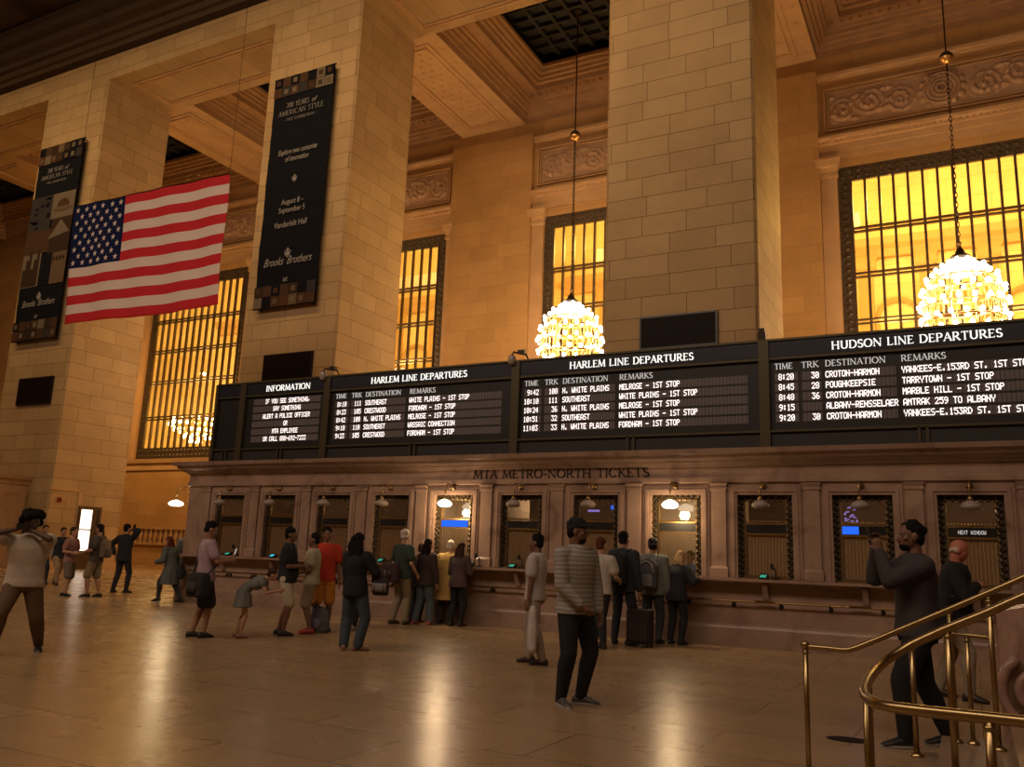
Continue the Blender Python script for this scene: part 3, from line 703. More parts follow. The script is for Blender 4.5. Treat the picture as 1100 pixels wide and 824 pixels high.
terminal(CX[1]+.02, 'card terminal with a bright cyan display behind the man in the black polo', 'cyan', False)
terminal(CX[5]-.1, 'card terminal with a tall arm beneath the lettering of the frieze', 'green')
terminal(CX[4]+.52, 'card terminal close by the woman in the patterned top', 'green')
terminal(CX[0]+.2, 'card terminal with a tall arm in front of the bag man', 'green')
terminal(CX[3]-.1, 'card terminal near the white haired man in green', 'green', False)
terminal(CX[9]+.1, 'card terminal below the raised phone', 'green', False)

# clerk behind the bars is built with the people

# ------------------------------------------------------------------ departures boards
BY = 15.4
def board(name, label, x0, x1, header, hx0, hx1, cat='departures board'):
    t = thing(name, label, cat, (x0, BY, 3.4), 'illuminated boards on top of the ticket office')
    mb = MB().box(x0, x1, BY, BY+.42, 3.4, 5.0).box(x0, x1, BY-.03, BY+.45, 5.02, 5.33)
    mb.build('casing', M['panelblack'], parent=t)
    MB().box(x0+.04, x1-.04, BY-.045, BY-.03, 5.04, 5.31).build('header_panel', M['boardblue'], parent=t)
    mb = MB().box(x0-.03, x1+.03, BY-.06, BY+.46, 5.33, 5.37).box(x0-.03, x1+.03, BY-.06, BY, 4.985, 5.03).box(x0-.03, x1+.03, BY-.06, BY, 3.68, 3.72)
    for x in (x0, x1): mb.box(x-.045, x+.045, BY-.08, BY+.46, 3.4, 5.35)
    m = (x0+x1)/2
    mb.box(m-.08, m-.04, BY-.06, BY, 3.4, 3.7).box(m+.04, m+.08, BY-.06, BY, 3.4, 3.7)
    mb.build('frame', M['boardtrim'], parent=t)
    MB().box(x0+.05, x1-.05, BY-.01, BY, 3.42, 3.68).build('lower_grille', M['mesh'], parent=t)
    if header: serif_text(header, hx0, hx1, 5.10, .135, BY-.045, depth=.008, bold=1.25).build('header_lettering', M['sign'], parent=t)
    return t
def dep(t, x, rows, x1):
    X = dict(time=x+.08, trk=x+.54, dest=x+.94, rem=x+2.15)
    for key, txt, w in (('time','TIME',.32),('trk','TRK',.30),('dest','DESTINATION',.98),('rem','REMARKS',.68)):
        serif_text(txt, X[key], X[key]+w, 4.815, .105, BY-.002, depth=.006, bold=1.15).build('column_heading', M['signdim'], parent=t)
    for r, row in enumerate(rows):
        z = 4.615-r*.184
        for a, b in ((X['time'], X['time']+.4), (X['trk'], X['trk']+.33), (X['dest'], X['dest']+1.12), (X['rem'], x1-.1)):
            if b > a: 
                c = MB().box(a, b, BY-.006, BY, z-.02, z+.128).build('flap_row', M['flap'], parent=t)
        mb = MB()
        tt = row[0]
        flap_text(mb, tt, X['time']+(.0672 if len(tt) < 5 else 0), z, BY-.009)
        flap_text(mb, row[1], X['trk']+.3-.0672*len(row[1]), z, BY-.009)
        flap_text(mb, row[2], X['dest'], z, BY-.009); flap_text(mb, row[3], X['rem'], z, BY-.009)
        mb.build('row_text', M['led'], parent=t)
tA = board('departures_board', 'departures board for the Harlem line with a Wassaic connection row, next to the information board', -13.03, -8.16, 'HARLEM LINE DEPARTURES', -11.83, -9.29)
dep(tA, -12.93, [('8:18','111','SOUTHEAST','WHITE PLAINS - 1ST STOP'),('8:23','105','CRESTWOOD','FORDHAM - 1ST STOP'),('8:42','108','N. WHITE PLAINS','MELROSE - 1ST STOP'),('9:18','110','SOUTHEAST','WASSAIC CONNECTION'),('9:23','105','CRESTWOOD','FORDHAM - 1ST STOP')], -8.35)
tB = board('departures_board', 'departures board for the Harlem line whose last row reads 11:03', -8.07, -3.14, 'HARLEM LINE DEPARTURES', -6.91, -4.37)
dep(tB, -8.01, [('9:42','108','N. WHITE PLAINS','MELROSE - 1ST STOP'),('10:10','111','SOUTHEAST','WHITE PLAINS - 1ST STOP'),('10:24','36','N. WHITE PLAINS','MELROSE - 1ST STOP'),('10:51','32','SOUTHEAST','WHITE PLAINS - 1ST STOP'),('11:03','33','N. WHITE PLAINS','FORDHAM - 1ST STOP')], -3.3)
tC = board('departures_board', 'departures board for the Hudson line', -3.05, 1.9, 'HUDSON LINE DEPARTURES', -1.94, .66)
dep(tC, -3.0, [('8:20','30','CROTON-HARMON','YANKEES-E.153RD ST. 1ST STOP'),('8:45','28','POUGHKEEPSIE','TARRYTOWN - 1ST STOP'),('8:48','36','CROTON-HARMON','MARBLE HILL - 1ST STOP'),('9:15','','ALBANY-RENSSELAER','AMTRAK 259 TO ALBANY'),('9:20','30','CROTON-HARMON','YANKEES-E.153RD ST. 1ST STOP')], 1.8)
tI = board('information_board', 'information board telling people to alert a police officer', -15.68, -13.12, 'INFORMATION', -15.0, -13.6, 'information board')
for r, s in enumerate(('IF YOU SEE SOMETHING,','SAY SOMETHING','ALERT A POLICE OFFICER','OR','MTA EMPLOYEE','OR CALL 888-692-7233')):
    z = 4.80-r*.184
    MB().box(-15.4, -13.3, BY-.006, BY, z-.02, z+.128).build('flap_row', M['flap'], parent=tI)
    flap_text(MB(), s, -14.32-.0672*len(s)/2, z, BY-.009).build('row_text', M['led'], parent=tI)
tE = board('blank_board', 'blank end panel of the row of boards, next to the information board', -16.62, -15.77, None, 0, 0, 'board')
# small dome cameras on top of the boards
def cam_dome(x, label):
    t = thing('security_camera', label, 'security camera', (x, BY, 5.37), 'security cameras on top of the boards')
    MB().tube([(x+.25,BY+.2,5.37),(x+.2,BY+.15,5.52),(x,BY-.05,5.55),(x,BY-.1,5.47)], .02, 8).build('bracket', M['iron'], parent=t, smooth=True)
    MB().box(x+.18, x+.32, BY+.1, BY+.3, 5.37, 5.41).obox((x+.15,BY+.05,5.56),(.16,.1,.08)).build('housing', M['black'], parent=t)
    MB().lathe((x, BY-.1, 5.30), [(.03,-.05),(.07,-.02),(.085,.03),(.085,.12),(.06,.16),(.03,.17)], 16).build('dome', M['lampoff'], parent=t, smooth=True)
cam_dome(-8.2, 'dome camera between the two Harlem line boards'); cam_dome(-13.2, 'dome camera between the information board and the Harlem line board')
MB_ = MB().box(-3.2, -3.06, BY-.02, BY+.12, 5.37, 5.52).obox((-3.13,BY+.05,5.56),(.1,.16,.07))
tag(MB_.build('speaker_box', M['iron'], origin=(-3.13, BY, 5.37)), 'small dark box on the corner of the Hudson line board', 'speaker')

# dark screens on the piers
for (x0, x1), lab in (((-9.33,-6.72), 'blank dark screen on the pier above the Harlem line board'), ((-26.0,-23.36), 'blank dark screen on the pier beneath the dark banner'), ((-42.72,-40.02), 'blank dark screen on the pier beneath the photograph banner')):
    t = thing('wall_screen', lab, 'screen', ((x0+x1)/2, PY, 8.2), 'blank screens on the piers')
    z0, z1 = (8.22, 9.35) if x0 > -40 else (8.0, 9.4)
    MB().box(x0, x1, PY-.12, PY, z0, z1).build('casing', M['black'], parent=t)
    MB().box(x0+.06, x1-.06, PY-.125, PY-.12, z0+.06, z1-.06).build('display', M['screen'], parent=t)
# ------------------------------------------------------------------ chandeliers
def chandelier(x, y, label, full=True):
    t = thing('chandelier', label, 'chandelier', (x, y, 10.0), 'chandeliers in the bays behind the piers')
    MB().lathe((x, y, 13.1), [(.34,0),(.36,.03),(.3,.1),(.2,.14),(.14,.3),(.07,.4),(.05,.55),(.09,.6),(.04,.66)], 16).build('canopy', M['iron'], parent=t, smooth=True)
    rings = [(12.95,.42,7),(12.68,.85,10),(12.30,1.22,14),(11.80,1.42,17),(11.25,1.52,18),(10.70,1.48,18),(10.30,1.22,14)]
    mb = MB()
    for z, r, n in rings: mb.tube([(x+(r-.08)*math.cos(2*PI*k/24), y+(r-.08)*math.sin(2*PI*k/24), z-.1) for k in range(25)], .035, 6, False)
    for k in range(10):
        a = 2*PI*k/10; mb.tube([(x+(r-.1)*math.cos(a), y+(r-.1)*math.sin(a), z-.1) for z, r, n in rings], .025, 5)
    mb.build('frame', M['gold'], parent=t, smooth=True)
    MB().lathe((x, y, 12.55), [(.82,0),(.78,.1),(.62,.28),(.42,.42),(.2,.5),(.05,.52)], 20).build('dome_shade', M['domeglow'], parent=t, smooth=True)
    mb = MB()
    for (z, r, n), (z2, r2, n2) in zip(rings[2:], rings[3:]):
        for k in range(36):
            a = 2*PI*k/36; mb.tube([(x+(r-.1)*math.cos(a), y+(r-.1)*math.sin(a), z-.12), (x+(r2-.16)*math.cos(a), y+(r2-.16)*math.sin(a), z2+.02)], .016, 4)
    MB_ = mb.build('crystal_fringe', M['crystal'], parent=t)
    b0 = None
    for z, r, n in rings:
        for k in range(n):
            a = 2*PI*(k+.5*(n % 2))/n+z
            if b0 is None:
                b0 = MB().ball((x, y, 10.0), (.085,.085,.10), 8, 6).build('bulb', M['bulb'], parent=t, smooth=True); b = b0
            else:
                b = b0.copy(); COL.objects.link(b); b.parent = t
            b.location = (r*math.cos(a), r*math.sin(a), z-10.0)
    mb = MB(); z = 13.75; i = 0
    while z < 21.0:
        n = 10; L = .13
        pts = [((.045*math.cos(2*PI*q/n)), .13*math.sin(2*PI*q/n)) for q in range(n+1)]
        mb.tube([(x+(u if i % 2 else 0), y+(0 if i % 2 else u), z+.1+w) for u, w in pts], .018, 5, False)
        z += .2; i += 1
    mb.tube([(x,y,21.0),(x,y,28.3)], .035, 6)
    mb.lathe((x, y, 28.0), [(.25,.3),(.22,.2),(.1,.1),(.05,0)], 12)
    mb.build('chain', M['iron'], parent=t)
    MB().lathe((x, y, 21.25), [(.04,0),(.16,.06),(.24,.2),(.24,.3),(.16,.42),(.05,.48)], 14).build('chain_ball', M['gold'], parent=t, smooth=True)
    MB().lathe((x, y, 21.5), [(.27,0),(.25,.1),(.16,.22),(.05,.27)], 14).build('chain_cap', M['iron'], parent=t, smooth=True)
    light('POINT', 'chandelier_glow', (x, y, 11.4), 1450, (1,.50,.13), shadow_soft_size=.5)
    s_ = light('SPOT', 'added_soffit_spot', (x, y, 13.3), 1500, (1,.52,.16), shadow_soft_size=.3, spot_size=R(115), spot_blend=.6); s_.rotation_euler[0] = PI  # spot added above the bulbs to strengthen the light on the soffits
M['domeglow'] = emit('chandelier_dome_glow', (1.0,.78,.52), 7, False)
chandelier(-15.8, 35.1, 'blazing chandelier hanging between the two Harlem line boards')
chandelier(.3, 35.1, 'blazing chandelier hanging over the Hudson line board, before the wide window')
chandelier(-31.9, 35.1, 'chandelier hanging behind the pier with the dark banner')
light('POINT', 'chandelier_glow', (-47.5, 35.1, 11.4), 1100, (1,.50,.145), shadow_soft_size=.5)
# small chandelier inside the passage, seen through the first window
tx, ty = -49.4, 44.0
t = thing('passage_chandelier', 'small white glittering chandelier seen through the window behind the flag', 'chandelier', (tx, ty, 7.2))
mb = MB()
for z, r in ((9.9,1.7),(9.3,1.2)): mb.tube([(tx+r*math.cos(2*PI*k/20), ty+r*math.sin(2*PI*k/20), z) for k in range(21)], .03, 5, False)
mb.tube([(tx,ty,8.9),(tx,ty,22)], .03, 6).build('stem', M['gold'], parent=t)
b0 = None
for z, r, n in ((10.3,1.75,20),(9.9,1.9,20),(9.5,1.5,15),(9.1,.95,10),(8.75,.4,5),(13.8,.12,3)):
    for k in range(n):
        a = 2*PI*k/n+z
        if b0 is None: b0 = MB().ball((tx, ty, 7.2), .11, 8, 6).build('bulb', M['bulb'], parent=t, smooth=True); b = b0
        else: b = b0.copy(); COL.objects.link(b); b.parent = t
        b.location = (r*math.cos(a), r*math.sin(a), z-7.2)

# ------------------------------------------------------------------ banners and flag
cols = [plain('patch_%s' % n, tuple(v*.42 for v in c), .95, spec=.1) for n, c in (('tan',(.30,.21,.13)),('brown',(.16,.09,.055)),('rust',(.20,.09,.05)),('slate',(.09,.085,.09)),('cream',(.36,.30,.22)),('navy',(.02,.02,.03)),('umber',(.10,.06,.04)))]
M['banner'] = plain('banner_cloth', (.008,.009,.013), .95, spec=.1)
M['bannertext'] = plain('banner_print', (.30,.29,.28), .8)
def banner(x0, x1, z0, z1, y, label, photos):
    t = thing('hanging_banner', label, 'banner', ((x0+x1)/2, y, z0), 'long banners on the piers')
    w, h = x1-x0, z1-z0; c = (x0+x1)/2
    mb = MB(); rings = []
    for i in range(41):
        z = z0+h*i/40; yy = y+.03*math.sin(i*.5)*(1-i/40)+.01*math.sin(i*1.7)
        rings.append([(x0, yy, z), (c, yy-.015, z), (x1, yy, z), (x1, yy+.02, z), (c, yy+.005, z), (x0, yy+.02, z)])
    mb.loft(rings).build('cloth', M['banner'], parent=t)
    MB().tube([(x0-.05,y,z1),(x1+.05,y,z1)], .035, 8).tube([(x0-.05,y,z0),(x1+.05,y,z0)], .035, 8).box(x0+.2, x0+.26, y, PY, z1-.03, z1+.03).box(x1-.26, x1-.2, y, PY, z1-.03, z1+.03).box(x0+.2, x0+.26, y, PY, z0-.03, z0+.03).box(x1-.26, x1-.2, y, PY, z0-.03, z0+.03).build('pole', M['iron'], parent=t)
    nx = 7; s = w/nx; yp = y-.06
    mbs = [MB() for _ in cols]
    for zr, n in ((z1, 2), (z0+2*s, 2)):
        for j in range(n):
            for i in range(nx):
                k = rnd.choice([0,1,1,2,3,4,5,6,6,5]); mbs[k].box(x0+i*s+.01, x0+(i+1)*s-.01, yp, yp+.01, zr-(j+1)*s+.01, zr-j*s-.01)
                if rnd.random() < .5: k2 = rnd.choice([0,1,4]); mbs[k2].box(x0+i*s+.13, x0+(i+1)*s-.13, yp-.01, yp, zr-(j+1)*s+.13, zr-j*s-.13)
    for k, m_ in enumerate(mbs):
        if m_.v: m_.build('patchwork', cols[k], parent=t)
    def Z(f): return z1-f*h
    serif_text('200 YEARS', c-.85, c+.45, Z(.145), .24, yp, bold=.7).build('lettering', M['bannertext'], parent=t)
    font_text('of', c+.68, Z(.145), .32, yp, M['bannertext'], t, shear=.3)
    serif_text('AMERICAN STYLE', c-1.3, c+1.3, Z(.178), .24, yp, bold=.7).build('lettering', M['bannertext'], parent=t)
    serif_text('- THE EXHIBITION -', c-.95, c+.95, Z(.205), .13, yp, bold=.8).build('lettering', M['bannertext'], parent=t)
    def crest(zc, sc=1):
        mb = MB().tube([(c, yp, zc-.2*sc),(c, yp, zc+.25*sc)], .03*sc, 5)
        for sgn in (-1, 1): mb.tube([(c, yp, zc+.2*sc),(c+sgn*.16*sc, yp, zc+.08*sc),(c+sgn*.1*sc, yp, zc-.12*sc)], .025*sc, 5)
        mb.ball((c, yp, zc), (.09*sc,.02,.12*sc), 8, 6); mb.build('crest', M['bannertext'], parent=t)
    if not photos:
        font_text('Explore two centuries', c, Z(.355), .36, yp, M['bannertext'], t, shear=.3, squash=.68)
        font_text('of innovation', c, Z(.388), .36, yp, M['bannertext'], t, shear=.3, squash=.7)
        crest(Z(.47), .8)
        font_text('August 8 –', c, Z(.575), .36, yp, M['bannertext'], t, squash=.8)
        font_text('September 5', c, Z(.61), .36, yp, M['bannertext'], t, squash=.8)
        font_text('Vanderbilt Hall', c, Z(.672), .38, yp, M['bannertext'], t, squash=.8)
        crest(Z(.785), 1)
        font_text('Brooks  Brothers', c, Z(.83), .52, yp, M['bannertext'], t, shear=.45, squash=.72)
        font_text('at', c, Z(.90), .34, yp, M['bannertext'], t)
    else:
        # collage of muted photographs: tiles with simple shapes in them
        za, zb = Z(.27), Z(.735)
        def tile(k, u0, u1, v0, v1, d=.008): MB().box(x0+u0*w, x0+u1*w, yp-d, yp, zb+(za-zb)*v0, zb+(za-zb)*v1).build('photo_print', cols[k], parent=t)
        for a in ((3,0,.5,.62,1),(4,.5,1,.72,1),(1,0,.55,.36,.62),(6,.55,1,.34,.72),(4,0,.42,0,.36),(5,.42,.68,0,.34),(0,.68,1,0,.34)): tile(*a)
        q = MB()
        for k in range(14): q.obox((x0+w*(.05+.4*rnd.random()), yp-.012, zb+(za-zb)*(.64+.33*rnd.random())), (.3,.006,.14), 0)
        q.build('photo_print', cols[5], parent=t)
        q = MB().ball((x0+.75*w, yp-.01, zb+.86*(za-zb)), (.5,.02,.36), 14, 8); q.build('photo_print', cols[1], parent=t)
        MB().ball((x0+.75*w, yp-.02, zb+.82*(za-zb)), (.8,.02,.14), 14, 8).build('photo_print', cols[0], parent=t)
        q = MB()
        for k in range(6): q.box(x0+.03*w+.1*k*w*.6, x0+.05*w+.1*k*w*.6+.12, yp-.02, yp-.008, zb+.05, zb+(za-zb)*(.2+.1*(k % 3)))
        for k in range(4): q.ball((x0+w*(.72+.07*k), yp-.01, zb+(za-zb)*.27), (.1,.02,.14), 8, 6)
        q.build('photo_print', cols[6], parent=t)
        q = MB().add([(x0+.5*w,yp-.012,zb+.5*(za-zb)),(x0+.98*w,yp-.012,zb+.55*(za-zb)),(x0+.75*w,yp-.012,zb+.7*(za-zb))], [(0,1,2)]); q.build('photo_print', cols[4], parent=t)
        crest(Z(.79), 1)
        font_text('Brooks  Brothers', c, Z(.835), .52, yp, M['bannertext'], t, shear=.45, squash=.72)
        font_text('at', c, Z(.895), .34, yp, M['bannertext'], t)
banner(-26.7, -23.3, 11.37, 22.2, 26.13, 'long dark banner lettered in white, between the flag and the information board', False)
banner(-43.6, -40.0, 11.37, 22.2, 26.13, 'long banner with a collage of photographs, partly behind the flag', True)

def flag():
    fr, fw, fb = plain('flag_red', (.62,.018,.022), .85), plain('flag_white', (.80,.66,.54), .85), plain('flag_blue', (.010,.016,.06), .95, spec=.15)
    A, B, C_, D = Vector((-25.9,16.9,12.33)), Vector((-18.81,16.9,12.21)), Vector((-25.63,16.9,8.23)), Vector((-18.6,16.9,8.11))
    def pt(u, v, d=0):    # u along, v down
        p = (A*(1-u)+B*u)*(1-v)+(C_*(1-u)+D*u)*v
        p.y += .07*math.sin(u*9+v*2.2)*(.25+v*.75)+.025*math.sin(u*27-v*4)-d
        p.z += -.04*math.sin(u*PI)*(.4+.6*v)
        p.x += .03*math.sin(v*7)*(u > .9)*u
        return p
    t = thing('flag', 'large flag with thirteen red and white stripes and a blue field of stars', 'flag', (-22.3, 16.9, 8.1))
    nx, ny = 80, 52
    me = bpy.data.meshes.new('cloth'); o0 = Vector((-22.3,16.9,8.1))
    vs = [tuple(pt(i/nx, j/ny)-o0) for j in range(ny+1) for i in range(nx+1)]
    fs = [(j*(nx+1)+i, (j+1)*(nx+1)+i, (j+1)*(nx+1)+i+1, j*(nx+1)+i+1) for j in range(ny) for i in range(nx)]
    me.from_pydata(vs, [], fs)
    for m_ in (fr, fw, fb): me.materials.append(m_)
    for n, p in enumerate(me.polygons):
        j, i = divmod(n, nx); s = j//4
        p.material_index = 2 if (s < 7 and i/nx < .36) else s % 2
        p.use_smooth = True
    me.update()
    o = bpy.data.objects.new('cloth', me); COL.objects.link(o); o.parent = t
    sm = o.modifiers.new('thick', 'SOLIDIFY'); sm.thickness = .006
    mb = MB()
    for r in range(9):
        n = 6 if r % 2 == 0 else 5
        for k in range(n):
            u = .36*(k+(1 if r % 2 else .5)+.0)/6; v = 7/13*(r+.75)/9.5
            c = pt(u, v, .012); vs = []
            for q in range(10):
                rr = .115 if q % 2 == 0 else .045; a = PI/2+q*PI/5; vs.append((c.x+rr*math.cos(a), c.y, c.z+rr*math.sin(a)))
            vs.append(tuple(c)); mb.add(vs, [(q, (q+1) % 10, 10) for q in range(10)])
    st = mb.build('stars', fw, parent=t)
    mb = MB().tube([pt(i/20, 0) for i in range(21)], .018, 6)
    mb.build('header_rope', M['iron'], parent=t)
    MB().tube([pt(0,0), Vector((-25.9,16.9,36.5))], .007, 5).tube([pt(1,0), Vector((-18.81,16.9,36.5))], .007, 5).build('hanging_cable', M['iron'], parent=t)
flag()

# ------------------------------------------------------------------ stair, brass rails, marble parapet
mb = MB()
nose = [(-.60,.11),(-.42,.22),(-.24,.33),(.14,.48),(.44,.63),(.74,.78),(1.04,.93),(1.34,1.08),(1.64,1.23),(1.94,1.38)]
for i, (x, z) in enumerate(nose):
    x1 = 3.0; mb.box(x, x1, 3.2, 6.5, 0 if i == 0 else nose[i-1][1], z)
struct(mb.build('stair', M['stair']), 'marble steps climbing past the brass rails')
pp = thing('stair_parapet', 'pinkish marble parapet with a carved scroll beside the brass rails', 'parapet', (.6, 6.9, 0))
mb = MB().prism_x(0, .001, [(0,0),(0,0),(0,0)]) if False else MB()
poly = [(.12,0),(2.9,0),(2.9,2.45),(.45,1.2),(.12,1.12)]
mb.loft([[(x, y, z) for x, z in poly] for y in (6.62, 7.2)]); mb.build('wall', M['pinkmarble'], parent=pp)
mb = MB()
pts = [(.30+.20*(1-t/30)*math.cos(t*.42+2), 6.58, .62+.24*(1-t/30)*math.sin(t*.42+2)) for t in range(28)]
mb.tube(pts, .032, 8).ball((.30,6.58,.62), (.07,.05,.07), 10, 8)
mb.box(.12, 2.9, 6.56, 6.62, 0, .2).lathe((.22, 6.52, 0), [(.13,0),(.13,.15),(.08,.2),(.11,.32),(.06,.42),(.05,.5)], 14)
mb.build('carved_scroll', M['pinkmarble'], parent=pp, smooth=True)

def rail(name, label, pts, r, posts, mat_=None, loc=(0,0,0), flange=True, finial=None):
    t = thing(name, label, 'railing', loc, 'brass stair rails')
    # smooth the polyline a little
    P_ = [Vector(p) for p in pts]
    for _ in range(2):
        Q = [P_[0]]
        for a, b in zip(P_, P_[1:]): Q += [a*.75+b*.25, a*.25+b*.75]
        Q.append(P_[-1]); P_ = Q
    MB().tube(P_, r, 12).build('rail', M['brass'], parent=t, smooth=True)
    for (x, y, z0, z1, rr) in posts:
        mb = MB().tube([(x,y,z0),(x,y,z1)], rr, 10)
        if flange: mb.lathe((x, y, z0), [(rr*2.6,0),(rr*2.6,.008),(rr*1.7,.02),(rr*1.05,.03)], 12)
        mb.lathe((x, y, z1-.04), [(rr,0),(rr*1.25,.008),(rr*1.25,.016),(rr,.024)], 12)
        mb.build('post', M['brass'], parent=t, smooth=True)
    if finial:
        MB().ball(finial, r*1.55, 12, 8).build('finial', M['brass'], parent=t, smooth=True)
    return t
Y1 = 6.2
def zs(x):     # height of the step under x
    h = 0
    for a, z in nose:
        if x >= a: h = z
    return h
rail('brass_railing', 'far brass rail starting at a lone ball topped post and climbing the stair', [(-1.0,Y1,.84),(-.9,Y1,.84),(-.77,Y1,.835),(-.73,Y1,.845),(-.65,Y1,.88),(.09,Y1,1.25),(.6,Y1,1.52),(2.4,Y1,2.44)], .019,
     [(-1.02,Y1,0,.83,.017),(.075,Y1,zs(.075),1.22,.017),(1.1,Y1,zs(1.1),1.76,.017)], loc=(-1.0,Y1,0), finial=(-1.02,Y1,.85))
Y2, Y3 = 5.3, 4.05
rail('brass_railing', 'near brass rail that curls round at the foot of the stair', [(2.0,Y2,2.18),(.9,Y2,1.6),(.22,Y2,1.25),(.04,Y2,1.15),(-.12,Y2,1.075),(-.26,Y2,1.0),(-.36,Y2-.02,.945),(-.46,Y2-.12,.87),(-.50,Y2-.45,.815),(-.47,Y3+.28,.80),(-.40,Y3+.07,.80),(-.27,Y3,.80),(-.12,Y3,.80),(.15,Y3,.80),(.9,Y3,.80)], .024,
     [(-.14,Y2,zs(-.14),1.05,.018),(.85,Y2,zs(.85),1.56,.018),(-.485,Y3+.55,0.11,.80,.019),(-.49,Y3+.75,.11,.80,.012),(-.12,Y3+.45,.33,.83,.016) if False else (.02,Y3,.33,.79,.02)], loc=(-.3,Y3,0))
rail('brass_railing', 'short low brass rail with a thin post, between the two longer rails and the parapet', [(-.155,6.3,.98),(0,6.3,.975),(.07,6.3,.97)], .012,
     [(-.15,6.3,.33,1.14,.015),(-.06,6.3,.33,.97,.014),(-.38,6.3,.22,.90,.017)], loc=(-.1,6.3,.3))
# flat dark patch on the floor beside the posts
o = MB().lathe((-.98, 7.85, 0.001), [(.13,0),(.13,.004)], 14).build('floor_patch', M['screen'], origin=(-.98, 7.85, 0)); o.scale = (1.3,.9,1)
tag(o, 'small dark flat patch on the floor by the shoe of the man with the phone', 'floor patch')
# ------------------------------------------------------------------ people
def evald(o, name, mat_, parent, smooth=True):
    """bake the modifiers of o into a new child mesh"""
    dg = bpy.context.evaluated_depsgraph_get(); me = bpy.data.meshes.new_from_object(o.evaluated_get(dg))
    old = o.data; bpy.data.objects.remove(o); bpy.data.meshes.remove(old)
    me.name = name; me.materials.clear(); me.materials.append(mat_)
    if smooth: me.polygons.foreach_set('use_smooth', [True]*len(me.polygons))
    n = bpy.data.objects.new(name, me); COL.objects.link(n); n.parent = parent; return n
def fuse(mb, name, mat_, parent, voxel=.012, smooth=2, flat=False):
    me = bpy.data.meshes.new('t'); me.from_pydata([tuple(v) for v in mb.v], [], mb.f); me.update()
    o = bpy.data.objects.new('t', me); COL.objects.link(o)
    m = o.modifiers.new('r', 'REMESH'); m.mode = 'VOXEL'; m.voxel_size = voxel; m.adaptivity = 0
    if smooth: s = o.modifiers.new('s', 'SMOOTH'); s.iterations = smooth; s.factor = .5
    return evald(o, name, mat_, parent)
def caps(mb, a, b, ra, rb, n=12, sq=1.0):
    """tapered limb with round ends"""
    a, b = Vector(a), Vector(b); d = b-a; L = d.length or 1e-6; d.normalize()
    up = Vector((0,1,0)) if abs(d.y) < .9 else Vector((1,0,0)); u = d.cross(up).normalized(); v = u.cross(d)
    rings = []
    for t in (-90,-60,-30,0): rings.append((a+d*ra*math.sin(R(t)), max(ra*math.cos(R(t)), .001)))
    for t in (.33,.66): rings.append((a+d*L*t, ra+(rb-ra)*t))
    for t in (0,30,60,90): rings.append((b+d*rb*math.sin(R(t)), max(rb*math.cos(R(t)), .001)))
    return mb.loft([[c+(u*math.cos(2*PI*k/n)+v*math.sin(2*PI*k/n)*sq)*r for k in range(n)] for c, r in rings])
def limb(mb, pts, rs):
    for (a, b), (ra, rb) in zip(zip(pts, pts[1:]), zip(rs, rs[1:])): caps(mb, a, b, ra, rb)
    return mb
def ik(a, b, l1, l2, pole):
    a, b = Vector(a), Vector(b); d = b-a; L = min(d.length, (l1+l2)*.999); dn = d.normalized()
    b = a+dn*L; x = (l1*l1-l2*l2+L*L)/(2*L); h = math.sqrt(max(l1*l1-x*x, 0))
    p = Vector(pole); p = (p-dn*p.dot(dn)).normalized()
    return a+dn*x+p*h, b

CL = {}
def cloth(c, rough=.9, stripes=None):
    k = (c, stripes)
    if k not in CL: CL[k] = plain('cloth_%d' % len(CL), tuple(v*.78 for v in c), rough, noise=.25, nscale=9, bump=.4) if not stripes else stripe_cloth(c, stripes)
    return CL[k]
def stripe_cloth(c1, c2):
    m, nt, b = mat('striped_knit'); L = nt.links.new
    g = N(nt, 'ShaderNodeTexCoord'); sp = N(nt, 'ShaderNodeSeparateXYZ'); L(g.outputs['Object'], sp.inputs[0])
    ns = N(nt, 'ShaderNodeTexNoise', Scale=4.0); L(g.outputs['Object'], ns.inputs['Vector'])
    ad = N(nt, 'ShaderNodeMath', operation='MULTIPLY_ADD'); L(ns.outputs['Fac'], ad.inputs[0]); ad.inputs[1].default_value = .06; L(sp.outputs['Z'], ad.inputs[2])
    d = N(nt, 'ShaderNodeMath', operation='DIVIDE'); L(ad.outputs[0], d.inputs[0]); d.inputs[1].default_value = .042
    fr = N(nt, 'ShaderNodeMath', operation='FRACT'); L(d.outputs[0], fr.inputs[0])
    gt = N(nt, 'ShaderNodeMath', operation='LESS_THAN'); L(fr.outputs[0], gt.inputs[0]); gt.inputs[1].default_value = .25
    mx = N(nt, 'ShaderNodeMix', data_type='RGBA'); mx.inputs['A'].default_value = (*c1, 1); mx.inputs['B'].default_value = (*c2, 1)
    L(gt.outputs[0], mx.inputs['Factor']); L(mx.outputs['Result'], b.inputs['Base Color']); b.inputs['Roughness'].default_value = .9
    return m
SK = {k: plain('skin_'+k, tuple(v*.88 for v in c), .55, noise=.12, nscale=20) for k, c in dict(light=(.50,.28,.18), tan=(.36,.19,.11), brown=(.20,.10,.06), dark=(.10,.05,.03), red=(.50,.17,.11)).items()}
HR = {k: plain('hair_'+k, c, .8, noise=.5, nscale=60, bump=.6, spec=.12) for k, c in dict(black=(.010,.008,.007), brown=(.045,.022,.012), auburn=(.10,.03,.015), blond=(.45,.30,.14), white=(.55,.48,.40), red=(.12,.03,.015)).items()}
M['eye'] = plain('eye_white', (.22,.19,.17), .3)

